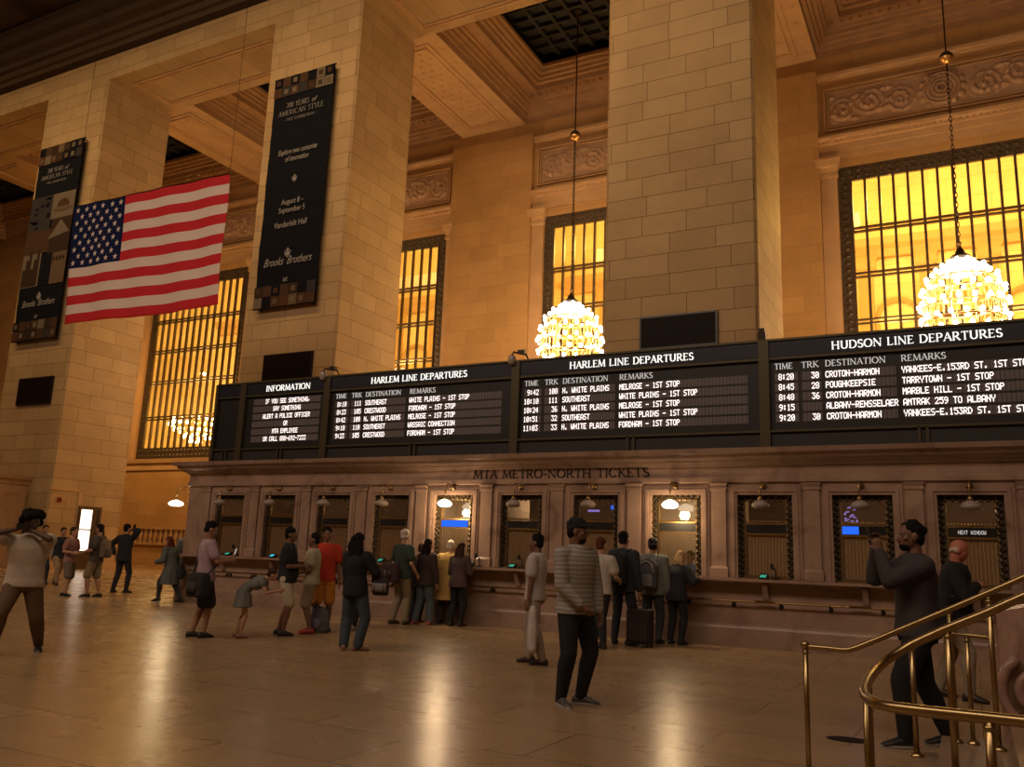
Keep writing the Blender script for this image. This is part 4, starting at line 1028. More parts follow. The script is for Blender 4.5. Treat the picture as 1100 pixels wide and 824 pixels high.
def person(label, pos, face, h=1.75, skin='light', hair='short', hcol='black', top=('tee', (.2,.2,.2)), bottom=('pants', (.05,.05,.05)),
           shoes=(.02,.02,.02), feet=None, hands=None, lean=0, side=0, head=(0,0), female=False, fine=False, cap=None, sole=None, twist=0, belly=0, open_front=False, fat=1.13, curl=None, beard=False, grip=None):
    """face: direction faced, degrees from +X.  feet / hands: ((x,y,z) left, (x,y,z) right) in the body's own frame: x to its right, y ahead"""
    k = h/1.75
    t = thing('person', label, 'person', (pos[0], pos[1], pos[2] if len(pos) > 2 else 0), 'people in the hall', rotz=R(face-90))
    t['_pos'] = 1
    V = lambda x, y, z: Vector((x*k, y*k, z*k))
    feet = feet or ((-.11,.0,0), (.11,.03,0))
    hw = .165 if female else .198
    hipz = .90
    fx = (feet[0][0]+feet[1][0])/2; fy = (feet[0][1]+feet[1][1])/2
    spread = math.hypot(feet[0][0]-feet[1][0], feet[0][1]-feet[1][1])
    drop = .0 if spread < .35 else (spread-.35)*.22
    hip = V(fx, fy-(.06 if lean > 15 else 0)*0, hipz-drop)
    ls = math.radians(lean); ss = math.radians(side)
    def S(x, y, z):     # point on the upper body: spine bends forward by lean, sideways by side
        z0 = .95; dz = z-z0
        s = min(max((z-.88)/.3, 0), 1)
        a, b = ls*s, ss*s
        p = Vector((x, y*math.cos(a)+dz*math.sin(a), dz*math.cos(a)-y*math.sin(a)+z0))
        p = Vector((p.x*math.cos(b)+(p.z-z0)*math.sin(b), p.y, (p.z-z0)*math.cos(b)-p.x*math.sin(b)+z0))
        return Vector((p.x*k, p.y*k, (p.z-drop)*k))+Vector((hip.x, hip.y, 0))
    # ---- joints
    hips = [S(-.09,0,.9), S(.09,0,.9)]
    ank = []; knee = []
    for i, fp in enumerate(feet):
        yaw = fp[3] if len(fp) > 3 else (8 if i else -8)
        a = V(fp[0], fp[1]-.03, fp[2]+.085)
        kn, a = ik(hips[i], a, .425*k, .41*k, (math.sin(R(yaw)), math.cos(R(yaw)), .0))
        knee.append(kn); ank.append((a, yaw, fp[2]*k))
    sh = [S(-hw,0,1.385), S(hw,0,1.385)]
    hands = hands or ((-.27,.06,.80), (.27,.06,.80))
    wr = []; el = []
    for i, hp in enumerate(hands):
        pole = (-.5 if i == 0 else .5, -1, -.55) if len(hp) < 4 else hp[3]
        e, w_ = ik(sh[i], V(*hp[:3]), .285*k, .255*k, pole); el.append(e); wr.append(w_)
    neck = S(0,-.01,1.47); hc = S(0,.015,1.615)
    base_up = (S(0,0,1.5)-S(0,0,1.4)).normalized()
    Rh = Matrix.Rotation(-ls*.6, 3, 'X') @ Matrix.Rotation(R(-head[0]), 3, 'Z') @ Matrix.Rotation(R(head[1]), 3, 'X')
    def Hh(x, y, z): return hc + Rh @ V(x, y, z)
    # ---- body (skin)
    vx = .0085 if fine else .0115
    b = MB()
    b.ball(Hh(0,-.008,.03), (.076*k,.094*k,.088*k), 16, 10, Rh)
    b.ball(Hh(0,.012,-.03), (.063*k,.076*k,.085*k), 14, 9, Rh)
    b.ball(Hh(0,.055,-.085), (.032*k,.03*k,.024*k), 10, 7, Rh)
    b.ball(Hh(0,.088,-.02), (.013*k,.022*k,.03*k), 8, 6, Rh); b.ball(Hh(0,.1,-.034), (.016*k,.017*k,.012*k), 8, 6, Rh)
    b.ball(Hh(0,.078,.022), (.05*k,.012*k,.01*k), 8, 6, Rh)
    b.ball(Hh(0,.08,-.062), (.024*k,.012*k,.009*k), 8, 6, Rh)
    for s in (-1, 1):
        b.ball(Hh(s*.077,-.008,-.005), (.012*k,.022*k,.033*k), 8, 6, Rh); b.ball(Hh(s*.045,.055,-.02), (.022*k,.022*k,.02*k), 8, 6, Rh)
    caps(b, Hh(0,-.03,-.06), neck, .052*k*(.88 if female else 1), .058*k*(.88 if female else 1))
    caps(b, neck, S(0,0,1.38), .06*k, .09*k)
    b.loft([[S(rx*math.cos(2*PI*q/14), ry*math.sin(2*PI*q/14), z) for q in range(14)] for z, rx, ry in ((.84,.12,.08),(.95,.13,.085),(1.1,.115,.08),(1.3,.14,.09),(1.40,.13,.075))])
    for i in (0, 1):
        s = -1 if i == 0 else 1
        caps(b, S(s*.06,0,1.40), sh[i], .055*k, .05*k)
        limb(b, [sh[i], el[i]], [.048*k, .037*k]); m_ = el[i].lerp(wr[i], .3); limb(b, [el[i], m_, wr[i]], [.036*k, .037*k, .025*k])
        limb(b, [hips[i], knee[i]], [.075*k*fat, .05*k]); a, yaw, gz = ank[i]; m_ = knee[i].lerp(a, .3)+Vector((0,-.012*k,0)); limb(b, [knee[i], m_, a], [.048*k, .053*k*fat, .034*k])
        fd = Vector((math.sin(R(yaw)), math.cos(R(yaw)), 0)); caps(b, Vector((a.x, a.y, gz+.045*k)), Vector((a.x, a.y, gz+.035*k))+fd*.12*k, .033*k, .026*k)
        # hand: palm, four fingers, thumb
        d = (wr[i]-el[i]).normalized(); g_ = grip[i] if grip and grip[i] else None
        if g_: d = (d*.4+Vector(g_)).normalized()
        n_ = Vector((-s, 0, 0)) if abs(d.x) < .8 else Vector((0,0,-1)); n_ = (n_-d*n_.dot(d)).normalized(); sd = d.cross(n_).normalized()
        if sd.y < 0 or (abs(sd.y) < .1 and sd.z < 0): sd = -sd
        cu = (curl[i] if curl else .35)
        w0 = wr[i]; pc = w0+d*.045*k
        b.loft([[w0+d*t*k+(sd*math.cos(2*PI*q/10)*rw+n_*math.sin(2*PI*q/10)*rt)*k for q in range(10)] for t, rw, rt in ((-.01,.024,.018),(.02,.034,.016),(.06,.042,.015),(.088,.040,.011))])
        fr_ = .0092*k if not fine else .0088*k
        for j, (o_, L_) in enumerate(((.031,.068),(.0105,.078),(-.0105,.072),(-.031,.056))):
            p0 = w0+d*.078*k+sd*o_*k; d1 = (d*math.cos(cu)+n_*math.sin(cu)); p1 = p0+d1*L_*.52*k; d2 = (d*math.cos(cu*2.3)+n_*math.sin(cu*2.3)); p2 = p1+d2*L_*.5*k
            limb(b, [p0, p1, p2], [fr_*1.08, fr_, fr_*.85])
        p0 = w0+d*.022*k+sd*.030*k; p1 = p0+(d*.6+sd*.62+n_*.35).normalized()*.036*k; p2 = p1+(d*.85+sd*.12+n_*.35).normalized()*.032*k
        limb(b, [p0, p1, p2], [fr_*1.25, fr_*1.1, fr_*.9])
    fuse(b, 'body', SK[skin], t, vx, 2)
    # eyes
    for s in (-1, 1): 
        e = MB().ball(Hh(s*.03,.074,.003), (.011*k,.009*k,.008*k), 8, 6, Rh).build('eye', M['eye'], parent=None, smooth=True); e.parent = t
        if fine: MB_ = MB().ball(Hh(s*.03,.081,.003), (.0055*k,.004*k,.0055*k), 8, 6, Rh).build('iris', M['black'], smooth=True); MB_.parent = e
    # ---- hair
    hb = MB(); r_ = random.Random(int(abs(pos[0])*100))
    if hair in ('short','long','bun','bob','curly','pony'):
        hb.ball(Hh(0,-.022,.045), (.083*k,.095*k,.088*k), 14, 9, Rh); hb.ball(Hh(0,-.055,-.01), (.073*k,.055*k,.07*k), 12, 8, Rh)
        for q in range(44):
            a = r_.random()*2*PI; e_ = r_.random()*1.45; rr = .016+.008*r_.random()
            hb.ball(Hh(.072*math.cos(a)*math.cos(e_), -.025+.084*math.sin(a)*math.cos(e_), .05+.075*math.sin(e_)), rr*k, 7, 5)
        if fine:
            for s in (-1, 1): hb.ball(Hh(s*.03,.087,.026), (.017*k,.005*k,.005*k), 8, 6, Rh)
    if hair == 'curly':
        for q in range(60):
            a = r_.random()*2*PI; e_ = r_.random()*1.5-.45
            if math.sin(a) > .3 and e_ < .35: continue
            hb.ball(Hh(.115*math.cos(a)*math.cos(e_), -.035+.12*math.sin(a)*math.cos(e_), .035+.115*math.sin(e_)), (.035+.02*r_.random())*k, 7, 5)
    if hair in ('long','bob'):
        zl = -.17 if hair == 'bob' else -.42
        rings = []
        for q in range(7):
            u_ = q/6; z = .03+(zl-.03)*u_; wx = .085+.035*math.sin(u_*2.2)-.02*u_; ry = .06-.015*u_
            rings.append([Hh(wx*math.cos(2*PI*j/14), -.055+.02*u_+ry*math.sin(2*PI*j/14)+.004*math.sin(j*5), z) for j in range(14)])
        hb.loft(rings)
        for q in range(16):
            x = -.09+.18*q/15; hb.tube([Hh(x*.8,-.1,.02), Hh(x*1.05,-.115,zl*.45), Hh(x*1.1+.01*math.sin(q*3),-.095,zl*(1.0+.06*math.sin(q*2.3)))], [.012*k,.014*k,.006*k], 6)
    if hair == 'bun': hb.ball(Hh(0,-.1,.08), .045*k, 10, 7); hb.ball(Hh(0,-.09,.0), (.06*k,.05*k,.09*k), 10, 7, Rh)
    if hair == 'pony': hb.tube([Hh(0,-.1,.06), Hh(0,-.15,.02), Hh(0,-.15,-.08), Hh(0,-.12,-.16)], [.03*k,.035*k,.028*k,.012*k], 8)
    if hair == 'fringe': # bald on top, short sides
        for s in (-1, 1): hb.ball(Hh(s*.062,-.035,-.005), (.02*k,.05*k,.035*k), 10, 7, Rh)
        hb.ball(Hh(0,-.075,-.02), (.06*k,.025*k,.035*k), 10, 7, Rh)
    if beard: hb.ball(Hh(0,.045,-.083), (.05*k,.045*k,.036*k), 12, 8, Rh); hb.ball(Hh(0,.088,-.05), (.026*k,.01*k,.006*k), 8, 5, Rh)
    if hb.v: fuse(hb, 'hair', HR[hcol], t, .009, 1)
    if cap:
        cb = MB().ball(Hh(0,-.012,.065), (.088*k,.102*k,.078*k), 16, 10, Rh).ball(Hh(0,-.03,.035), (.086*k,.088*k,.06*k), 14, 9, Rh)
        cb.loft([[Hh(.078*math.cos(a)*w_, .055+ (.115*math.sin(a) if math.sin(a) > 0 else .0)*1.0*w_, z_) for a in [2*PI*q/16 for q in range(16)]] for z_, w_ in ((.048,.9),(.052,1),(.060,1),(.066,.9))])
        cb.ball(Hh(0,-.012,.145), .010*k, 8, 5)
        fuse(cb, 'cap', cloth(cap), t, .008, 1)
    # ---- top
    kind, tc = top[0], top[1]; tm = cloth(tc) if len(top) < 3 else cloth(tc, stripes=top[2])
    sl = {'tee': .55, 'polo': .55, 'long': 1, 'jacket': 1, 'coat': 1, 'dress': .3, 'blouse': 1}[kind]
    thick = {'tee': .014, 'polo': .014, 'long': .014, 'jacket': .026, 'coat': .03, 'dress': .008, 'blouse': .02}[kind]
    hem = {'tee': .84, 'polo': .84, 'long': .84, 'jacket': .80, 'coat': .50, 'dress': .62, 'blouse': .80}[kind]
    tb = MB()
    W = ((1.10,.150,.105),(1.2,.160,.115),(1.3,.172,.118),(1.38,.160,.105),(1.43,.115,.085),(1.47,.075,.07)) if not female else ((1.10,.125,.092),(1.2,.138,.108),(1.28,.150,.120),(1.36,.150,.098),(1.42,.11,.075),(1.46,.07,.06))
    low = [(.95,.160 if not female else .158,.112 if not female else .115)]
    z = hem; lowr = []
    if kind in ('coat','dress'):
        for q in range(6):
            u_ = q/6; zz = hem+(.93-hem)*u_; lowr.append((zz, .215-.045*u_, .17-.045*u_))
    else: lowr = [(hem, .172, .122),(hem+.05,.170,.120)]
    prof = lowr+[(a_, b_+belly*.03, c_+belly) for a_, b_, c_ in low]+[(a_, b_+(belly*.03 if a_ < 1.2 else 0), c_+(belly if a_ < 1.15 else belly*.5 if a_ < 1.25 else 0)) for a_, b_, c_ in W]
    tb.loft([[S((rx+thick*.8)*fat*math.cos(2*PI*q/20), (ry+thick)*fat*math.sin(2*PI*q/20)*(1)+(belly*.5 if zz < 1.2 else 0)+(.012*math.sin(q*2.5) if kind in ('coat','dress') and zz < .9 else 0), zz) for q in range(20)] for zz, rx, ry in prof])
    for i in (0, 1):
        s = -1 if i == 0 else 1
        caps(tb, S(s*.05,0,1.385), sh[i], .078*k+thick*.5, .056*k*fat+thick)
        if sl < 1:
            e_ = sh[i].lerp(el[i], sl/.55*.62 if kind != 'dress' else .25); limb(tb, [sh[i], e_], [.057*k*fat+thick, .055*k*fat+thick*1.5])
        else:
            m_ = el[i].lerp(wr[i], .3)
            limb(tb, [sh[i], el[i]], [.056*k*fat+thick, .047*k*fat+thick]); limb(tb, [el[i], m_, el[i].lerp(wr[i], .93)], [.046*k*fat+thick, .044*k*fat+thick, .033*k+thick])
    if kind in ('jacket','polo','long','coat'):
        for q in range(14):
            a = 2*PI*q/14; a2 = 2*PI*(q+1)/14; caps(tb, S(.068*math.cos(a), -.008+.062*math.sin(a), 1.478), S(.068*math.cos(a2), -.008+.062*math.sin(a2), 1.478), .013*k, .013*k, 6)
    fuse(tb, {'tee':'t_shirt','polo':'shirt','long':'shirt','jacket':'jacket','coat':'coat','dress':'dress','blouse':'blouse'}[kind], tm, t, .011, 3)
    # ---- bottom
    bk, bc = bottom[0], bottom[1]; bm_ = cloth(bc)
    if bk != 'none':
        bb = MB(); sx = .0
        bb.loft([[S(rx*fat*math.cos(2*PI*q/18), ry*fat*math.sin(2*PI*q/18), zz) for q in range(18)] for zz, rx, ry in ((.80,.15,.11),(.86,.168,.118),(.93,.163,.115),(1.0,.15,.105))])
        for i in (0, 1):
            a, yaw, gz = ank[i]
            if bk == 'pants': limb(bb, [hips[i], knee[i]], [.095*k*fat, .068*k*fat]); limb(bb, [knee[i], knee[i].lerp(a, .3)+Vector((0,-.01,0)), a+Vector((0,0,.0))], [.067*k*fat, .067*k*fat, .055*k])
            if bk == 'wide': limb(bb, [hips[i], knee[i], a], [.10*k*fat, .08*k*fat, .075*k])
            if bk == 'tight': limb(bb, [hips[i], knee[i], knee[i].lerp(a, .3)+Vector((0,-.012*k,0)), a], [.092*k*fat, .066*k*fat, .064*k*fat, .046*k])
            if bk == 'shorts': limb(bb, [hips[i], hips[i].lerp(knee[i], .93)], [.098*k*fat, .088*k*fat])
        if bk == 'skirt': bb.loft([[S(rx*math.cos(2*PI*q/20), ry*math.sin(2*PI*q/20)+.008*math.sin(q*3), zz) for q in range(20)] for zz, rx, ry in ((.5,.20,.17),(.7,.19,.15),(.9,.17,.12),(1.0,.15,.1))])
        fuse(bb, {'pants':'trousers','wide':'trousers','tight':'leggings','shorts':'shorts','skirt':'skirt'}[bk], bm_, t, .012, 2)
    # ---- shoes
    for i in (0, 1):
        a, yaw, gz = ank[i]; Rz = Matrix.Rotation(R(-yaw), 3, 'Z'); sb = MB(); o_ = Vector((a.x, a.y, gz))
        P_ = lambda x, y, z: o_+Rz @ Vector((x*k, y*k, z*k))
        sb.loft([[P_(w_*math.cos(2*PI*q/14), y_+.0, .004+ (hh*.5)*(1+math.sin(2*PI*q/14))) for q in range(14)] for y_, w_, hh in ((-.085,.022,.05),(-.07,.036,.085),(-.02,.038,.10),(.05,.042,.085),(.11,.048,.062),(.155,.042,.045),(.185,.02,.03))])
        s_ = fuse(sb, 'shoe', cloth(shoes, .5), t, .008, 1)
        if sole:
            m_ = MB().loft([[P_(sx_*1.04*math.cos(2*PI*q/20), .05+.145*math.sin(2*PI*q/20), z_) for q in range(20)] for z_, sx_ in ((.0,.045),(.02,.050),(.026,.047))])
            so = m_.build('sole', cloth(sole)); so.parent = s_
    t['_p'] = 1
    FR[label] = (t, S, Hh, wr, el, sh, k, pos, face, ank)
    return t
FR = {}
def attach(owner):
    """frame of a figure, to place what it carries"""
    t, S, Hh, wr, el, sh, k, pos, face, ank = FR[owner['label']]
    m = Matrix.Translation(Vector((pos[0], pos[1], 0))) @ Matrix.Rotation(R(face-90), 4, 'Z')
    return m, S, Hh, wr, k
def carried(name, label, cat, owner, at, build, group=None):
    """build(mbf) gets a function making MBs whose points are mapped from the owner's frame to the world"""
    m, S, Hh, wr, k = attach(owner)
    t = thing(name, label, cat, tuple(m @ Vector(at)), group)
    def put(mb, nm, mt, smooth=True, fz=None, sub=None):
        mb.v = [tuple(m @ Vector(v)) for v in mb.v]
        par = sub or t
        if fz:
            o0 = Vector(t['_o']); mb.v = [tuple(Vector(v)-o0) for v in mb.v]; return fuse(mb, nm, mt, par, fz, 2)
        return mb.build(nm, mt, parent=par, smooth=smooth)
    build(put, S, Hh, wr, k)
    return t
def backpack(owner, label, c1, c2, size=(.30,.17,.44), z=1.16, y=-.20, trim=None, x=0):
    def bld(put, S, Hh, wr, k):
        w, d, hh = size
        mb = MB(); 
        mb.loft([[S(x+w/2*f_*(abs(math.cos(a))**.6)*(1 if math.cos(a) > 0 else -1), y+d/2*g_*(abs(math.sin(a))**.6)*(1 if math.sin(a) > 0 else -1), z+zz*hh) for a in [2*PI*q/20 for q in range(20)]] for zz, f_, g_ in ((-.5,.85,.8),(-.45,1,1),(0,1,1.05),(.3,.95,1),(.45,.75,.8),(.52,.4,.5))])
        put(mb, 'body', cloth(c1), fz=.012)
        mb = MB().loft([[S(x+w*.36*f_*math.cos(a), y-d/2-.02+.045*g_*math.sin(a), z-.1+zz) for a in [2*PI*q/16 for q in range(16)]] for zz, f_, g_ in ((-.11,.8,.6),(-.09,1,1),(.05,1,1),(.1,.8,.6))])
        put(mb, 'front_pocket', cloth(c2), fz=.01)
        if trim: 
            mb = MB().tube([S(x+w*.4*math.cos(R(q)), y-d/2-.015, z+.02+.19*math.sin(R(q))) for q in range(0, 181, 12)], .009, 6); put(mb, 'piping', cloth(trim))
        for s in (-1, 1):
            mb = MB().tube([S(x+s*.09,y+.07,z+.2), S(x+s*.115,-.09,1.45), S(x+s*.125,.02,1.475), S(x+s*.14,.12,1.36), S(x+s*.15,.13,1.22), S(x+s*.165,.0,1.02), S(x+s*.12,y+.08,z-.15)], [.014]*7, 6)
            put(mb, 'strap', cloth(c2))
        put(MB().tube([S(x-.04,y+.02,z+hh*.5), S(x-.03,y+.02,z+hh*.5+.05), S(x+.03,y+.02,z+hh*.5+.05), S(x+.04,y+.02,z+hh*.5)], .008, 6), 'handle', cloth(c2))
    return carried('backpack', label, 'backpack', owner, (0,-.2,1.1), bld)
def bag(owner, label, c1, c2, x, y, z, size, strap=None, rot=0, name='shoulder_bag', check=None):
    def bld(put, S, Hh, wr, k):
        w, d, hh = size; ca, sa = math.cos(R(rot)), math.sin(R(rot))
        def Q(u, v, zz): return Vector((x+u*ca-v*sa, y+u*sa+v*ca, z+zz))
        mb = MB().loft([[Q(w/2*f_*(abs(math.cos(a))**.5)*(1 if math.cos(a) > 0 else -1), d/2*g_*(abs(math.sin(a))**.6)*(1 if math.sin(a) > 0 else -1), zz*hh) for a in [2*PI*q/20 for q in range(20)]] for zz, f_, g_ in ((-.5,.85,.7),(-.42,1,1),(0,1,1.1),(.4,.92,.8),(.5,.8,.4))])
        put(mb, 'body', cloth(c1), fz=.012)
        put(MB().loft([[Q(w*.3*f_*math.cos(a), -d/2-.01+.02*math.sin(a), zz) for a in [2*PI*q/14 for q in range(14)]] for zz, f_ in ((-hh*.3,.9),(-hh*.1,1),(hh*.12,.9))]), 'pocket', cloth(c2))
        if strap == 'cross':
            sg = 1 if x > 0 else -1
            pts = [Q(-w*.42,0,hh*.4), S(-sg*.02+x*.3,-.15,1.1), S(-sg*.1,-.13,1.35), S(-sg*.11,-.03,1.475), S(-sg*.09,.1,1.36), S(x*.4,.16,1.1), Q(w*.42,0,hh*.4)]
            put(MB().tube(pts, .014, 6), 'strap', cloth(c2))
        elif strap == 'shoulder':
            sg = 1 if x > 0 else -1
            pts = [Q(-w*.4,0,hh*.4), S(sg*.19,-.10,1.2), S(sg*.155,-.06,1.44), S(sg*.15,.02,1.455), S(sg*.18,.1,1.25), Q(w*.4,0,hh*.4)]
            put(MB().tube(pts, .011, 6), 'strap', cloth(c2))
        elif strap == 'hand':
            put(MB().tube([Q(-w*.25,0,hh*.45), Q(-w*.15,0,hh*.45+.13), Q(w*.15,0,hh*.45+.13), Q(w*.25,0,hh*.45)], .008, 6), 'handle', cloth(c2))
        if check: put(MB().loft([[Q(w*.47*s, -d/2-.012, zz) for s in (-1,1)]+[Q(w*.47*s, -d/2-.004, zz) for s in (1,-1)] for zz in (-hh*.3, hh*.2)]), 'checked_panel', stripes_x('gingham', check, c1, .03, .5))
    m, S, Hh, wr, k = attach(owner)
    return carried(name, label, 'bag', owner, (x,y,z-size[2]/2), bld)
def phone(owner, label, hand, c=(.02,.02,.02), glow=None, off=(0,0,0), upright=True):
    def bld(put, S, Hh, wr, k):
        w_ = wr[hand]+Vector(off)
        sz = (.075,.009,.15) if upright else (.15,.009,.075)
        put(MB().obox(w_, sz, 0, -.25), 'case', cloth(c, .3), smooth=False)
        put(MB().obox(w_+Vector((0,-.006,-.001)), (sz[0]*.9,.002,sz[2]*.88), 0, -.25), 'display', glow or M['screen'], smooth=False)
    m, S, Hh, wr, k = attach(owner)
    return carried('phone', label, 'phone', owner, tuple(wr[hand]+Vector(off)), bld)

BK = (.012,.012,.014)
# man in the middle of the floor
p = person('tall man in a dark cap and striped henley shirt standing alone on the open floor', (-3.43,7.87), 338, 1.76, 'brown', 'short', 'black', ('long',(.25,.235,.21),(.42,.385,.34)), ('pants',(.012,.012,.016)),
       (.10,.09,.08), feet=((-.10,.04,0,-38),(.12,.0,0,18)), hands=((-.24,.10,.86,(-1,-.7,-.2)),(.12,.21,.93,(1,-1,-.2))), head=(-34,-3), fine=True, cap=BK, sole=(.45,.42,.38), beard=True, fat=1.2)
# raised phone
p = person('dark haired man in a grey shirt raising a phone beside the brass rails', (-.43,7.93), 205, 1.80, 'brown', 'short', 'black', ('long',(.052,.047,.050)), ('pants',(.010,.010,.012)),
       (.014,.014,.014), feet=((-.10,.20,0,0),(.08,-.20,.0,0)), hands=((-.07,.29,1.47,(-.4,.1,-1)),(.05,.27,1.50,(.3,.1,-1))), head=(0,3), fine=True, fat=1.22, sole=(.35,.33,.3), beard=True, curl=(.7,.6), grip=((0,.15,1),(0,.15,1)))
ph = phone(p, 'dark phone held up in both hands beside the brass rails', 0, off=(.055,.05,.125), upright=True)
p = person('balding man with a red face, dark jacket and pale trousers, behind the brass rails', (-.24,11.1), 352, 1.77, 'red', 'fringe', 'white', ('jacket',(.014,.014,.016)), ('pants',(.34,.27,.19)),
       (.03,.02,.015), feet=((-.1,-.16,0),(.1,.18,0)), hands=((-.22,.14,.95,(-1,-.6,-.3)),(.02,.27,1.22,(1,-.4,-.6))), lean=8, head=(-15,-12))
bag(p, 'dark bag slung behind the balding man', BK, (.03,.03,.035), .24, -.12, .95, (.40,.17,.42), 'cross', 60)
# man striding in from the edge
p = person('man with bushy dark hair, cream shirt and brown trousers, hands raised to his face', (-10.32,6.72), 320, 1.74, 'dark', 'curly', 'black', ('polo',(.58,.50,.40)), ('pants',(.15,.09,.045)),
       (.015,.012,.012), feet=((.10,.36,0),(-.14,-.34,0)) if False else ((-.30,-.16,0),(.16,.22,0)), hands=((-.10,.20,1.46,(-1,-.1,-.55)),(.06,.20,1.48,(1,-.1,-.5))), head=(-25,-8), fine=True, sole=(.3,.28,.25), curl=(.8,.8), fat=1.28)
phone(p, 'small camera held by the man with bushy dark hair', 1, off=(-.06,.05,.03), upright=False)
# far people by the pier
p = person('man in a dark t-shirt and khaki trousers walking past the pier', (-25.3,17.7), 345, 1.86, 'tan', 'short', 'black', ('tee',(.02,.022,.028)), ('pants',(.42,.30,.17)), (.05,.03,.02), feet=((-.1,-.36,0),(.1,.36,0)), hands=((-.24,.25,.9),(.26,-.15,.85)), lean=6)
p = person('man in a pale shirt half hidden behind the walker in khaki trousers', (-25.9,17.5), 345, 1.88, 'tan', 'short', 'brown', ('long',(.60,.52,.40)), ('pants',(.03,.03,.05)), (.03,.02,.02), feet=((-.1,.28,0),(.1,-.28,0)), lean=4)
p = person('woman in a rosy top and grey shorts talking by the glowing doorway', (-19.9,14.2), 20, 1.70, 'light', 'short', 'brown', ('tee',(.34,.17,.14)), ('shorts',(.17,.15,.12)), BK, hands=((-.12,.28,1.1),(.2,.24,1.1)), female=True, feet=((-.14,-.1,0,-30),(.1,.12,0,30)))
p = person('man in dark t-shirt and khaki shorts with a rucksack by the glowing doorway', (-19.4,14.6), 200, 1.80, 'tan', 'short', 'black', ('tee',(.07,.06,.05)), ('shorts',(.26,.20,.11)), BK, hands=((-.2,.24,1.05),(.14,.30,1.08)), feet=((-.12,.1,0),(.1,-.08,0)))
backpack(p, 'brown rucksack on the man in khaki shorts', (.17,.12,.07), (.10,.07,.045))
p = person('man in a black suit seen from behind, phone to his ear', (-20.8,16.5), 100, 1.88, 'tan', 'short', 'black', ('jacket',(.012,.013,.018)), ('pants',(.012,.013,.018)), BK, feet=((-.17,-.04,0,-15),(.15,.06,0,15)), hands=((-.34,.02,.98,(-1,-.3,-.2)),(.16,.06,1.60,(1,-.5,-.3))), head=(20,5), fat=1.1)
phone(p, 'phone held to the ear of the man in the black suit', 1, off=(-.03,.03,.08))
p = person('person in a dark cap and dark top next to the bag man', (-17.9,16.1), 330, 1.82, 'tan', 'short', 'black', ('jacket',(.05,.045,.04)), ('pants',(.03,.028,.026)), BK, cap=(.02,.018,.02))
p = person('woman with auburn hair in a grey green coat hurrying past the end of the office', (-17.2,15.0), 190, 1.62, 'light', 'long', 'red', ('coat',(.12,.14,.12)), ('tight',(.035,.035,.04)), BK, feet=((-.08,.26,0),(.08,-.30,0)), hands=((-.2,.3,1.0),(.2,.3,.98)), lean=14, female=True)
bag(p, 'dark bag hanging behind the woman in the grey green coat', (.03,.03,.03), (.05,.05,.05), .18, -.14, .72, (.42,.2,.34), 'shoulder', 30)
# man with shoulder bag
p = person('man in a lilac t-shirt and dark shorts looking at his phone', (-10.35,9.68), 55, 1.73, 'tan', 'short', 'black', ('tee',(.46,.33,.38)), ('shorts',(.03,.026,.024)), (.02,.018,.018), feet=((-.08,-.06,0,0),(.1,.08,0,-25)), hands=((-.06,.36,1.20,(-.6,-.4,-1)),(.16,.34,1.16,(.8,-.5,-1))), head=(0,-22), fine=True, curl=(.9,.5))
phone(p, 'phone with a pale glowing display held by the man in the lilac t-shirt', 0, off=(.03,.07,.08), glow=M['signdim'])
bag(p, 'big black messenger bag across the man in the lilac t-shirt', (.022,.018,.016), (.05,.045,.04), .20, -.10, .78, (.48,.22,.36), 'cross', 20)
# family group
p = person('man in a black polo and white shorts with his arms folded low', (-9.80,10.86), 30, 1.71, 'brown', 'short', 'black', ('polo',(.014,.014,.016)), ('shorts',(.60,.52,.38)), (.025,.02,.018), feet=((-.12,-.04,0,0),(.12,.08,0,-20)), hands=((.02,.26,1.08),(.10,.30,1.12)), belly=.035, fat=1.05)
p = person('girl in a grey patterned dress bending over with outstretched arms', (-9.95,10.12), 35, 1.28, 'light', 'bun', 'brown', ('dress',(.20,.21,.19)), ('none',(0,0,0)), (.36,.2,.15), feet=((-.09,-.05,0,0),(.09,.05,0,-20)), hands=((-.12,.72,.98,(-.3,0,-1)),(.12,.72,.98,(.3,0,-1))), lean=58, head=(0,15), female=True)
p = person('teenager in a cream t-shirt and tan shorts with red shoes', (-9.75,11.45), 215, 1.64, 'brown', 'short', 'black', ('tee',(.52,.44,.30)), ('shorts',(.36,.28,.18)), (.42,.03,.03), hands=((-.14,.26,1.02),(.14,.26,1.04)))
p = person('man in a red t-shirt and orange shorts standing in the queue', (-9.93,11.95), 320, 1.76, 'brown', 'short', 'black', ('tee',(.58,.045,.02)), ('shorts',(.62,.25,.03)), (.03,.02,.02), head=(0,-12), feet=((-.13,0,0,0),(.13,.04,0,0)))
p = person('woman with dark hair and black leggings turned from the red shirt', (-9.70,12.45), 100, 1.64, 'brown', 'bob', 'black', ('tee',(.10,.07,.07)), ('tight',(.015,.014,.02)), (.3,.25,.22), female=True, hands=((-.2,.15,.95),(.2,.15,.95)))
backpack(p, 'pinkish white backpack on the woman in black leggings', (.46,.33,.29), (.38,.27,.24), (.34,.2,.40), 1.14)
p = person('woman with long black hair, black cardigan and blue jeans, seen from behind', (-7.72,10.0), 100, 1.62, 'tan', 'long', 'black', ('jacket',(.010,.010,.012)), ('wide',(.045,.065,.085)), (.28,.14,.10), female=True, hands=((-.1,.30,1.12),(.2,.26,1.0,(1,-.4,-.6))), feet=((-.12,0,0,-25),(.10,.03,0,55)), fat=1.08)
bag(p, 'small bag with a checked panel at the side of the woman in the black cardigan', (.03,.025,.025), (.2,.17,.16), .34, .10, .88, (.24,.10,.24), 'hand', 0, 'handbag', check=(.35,.30,.30))
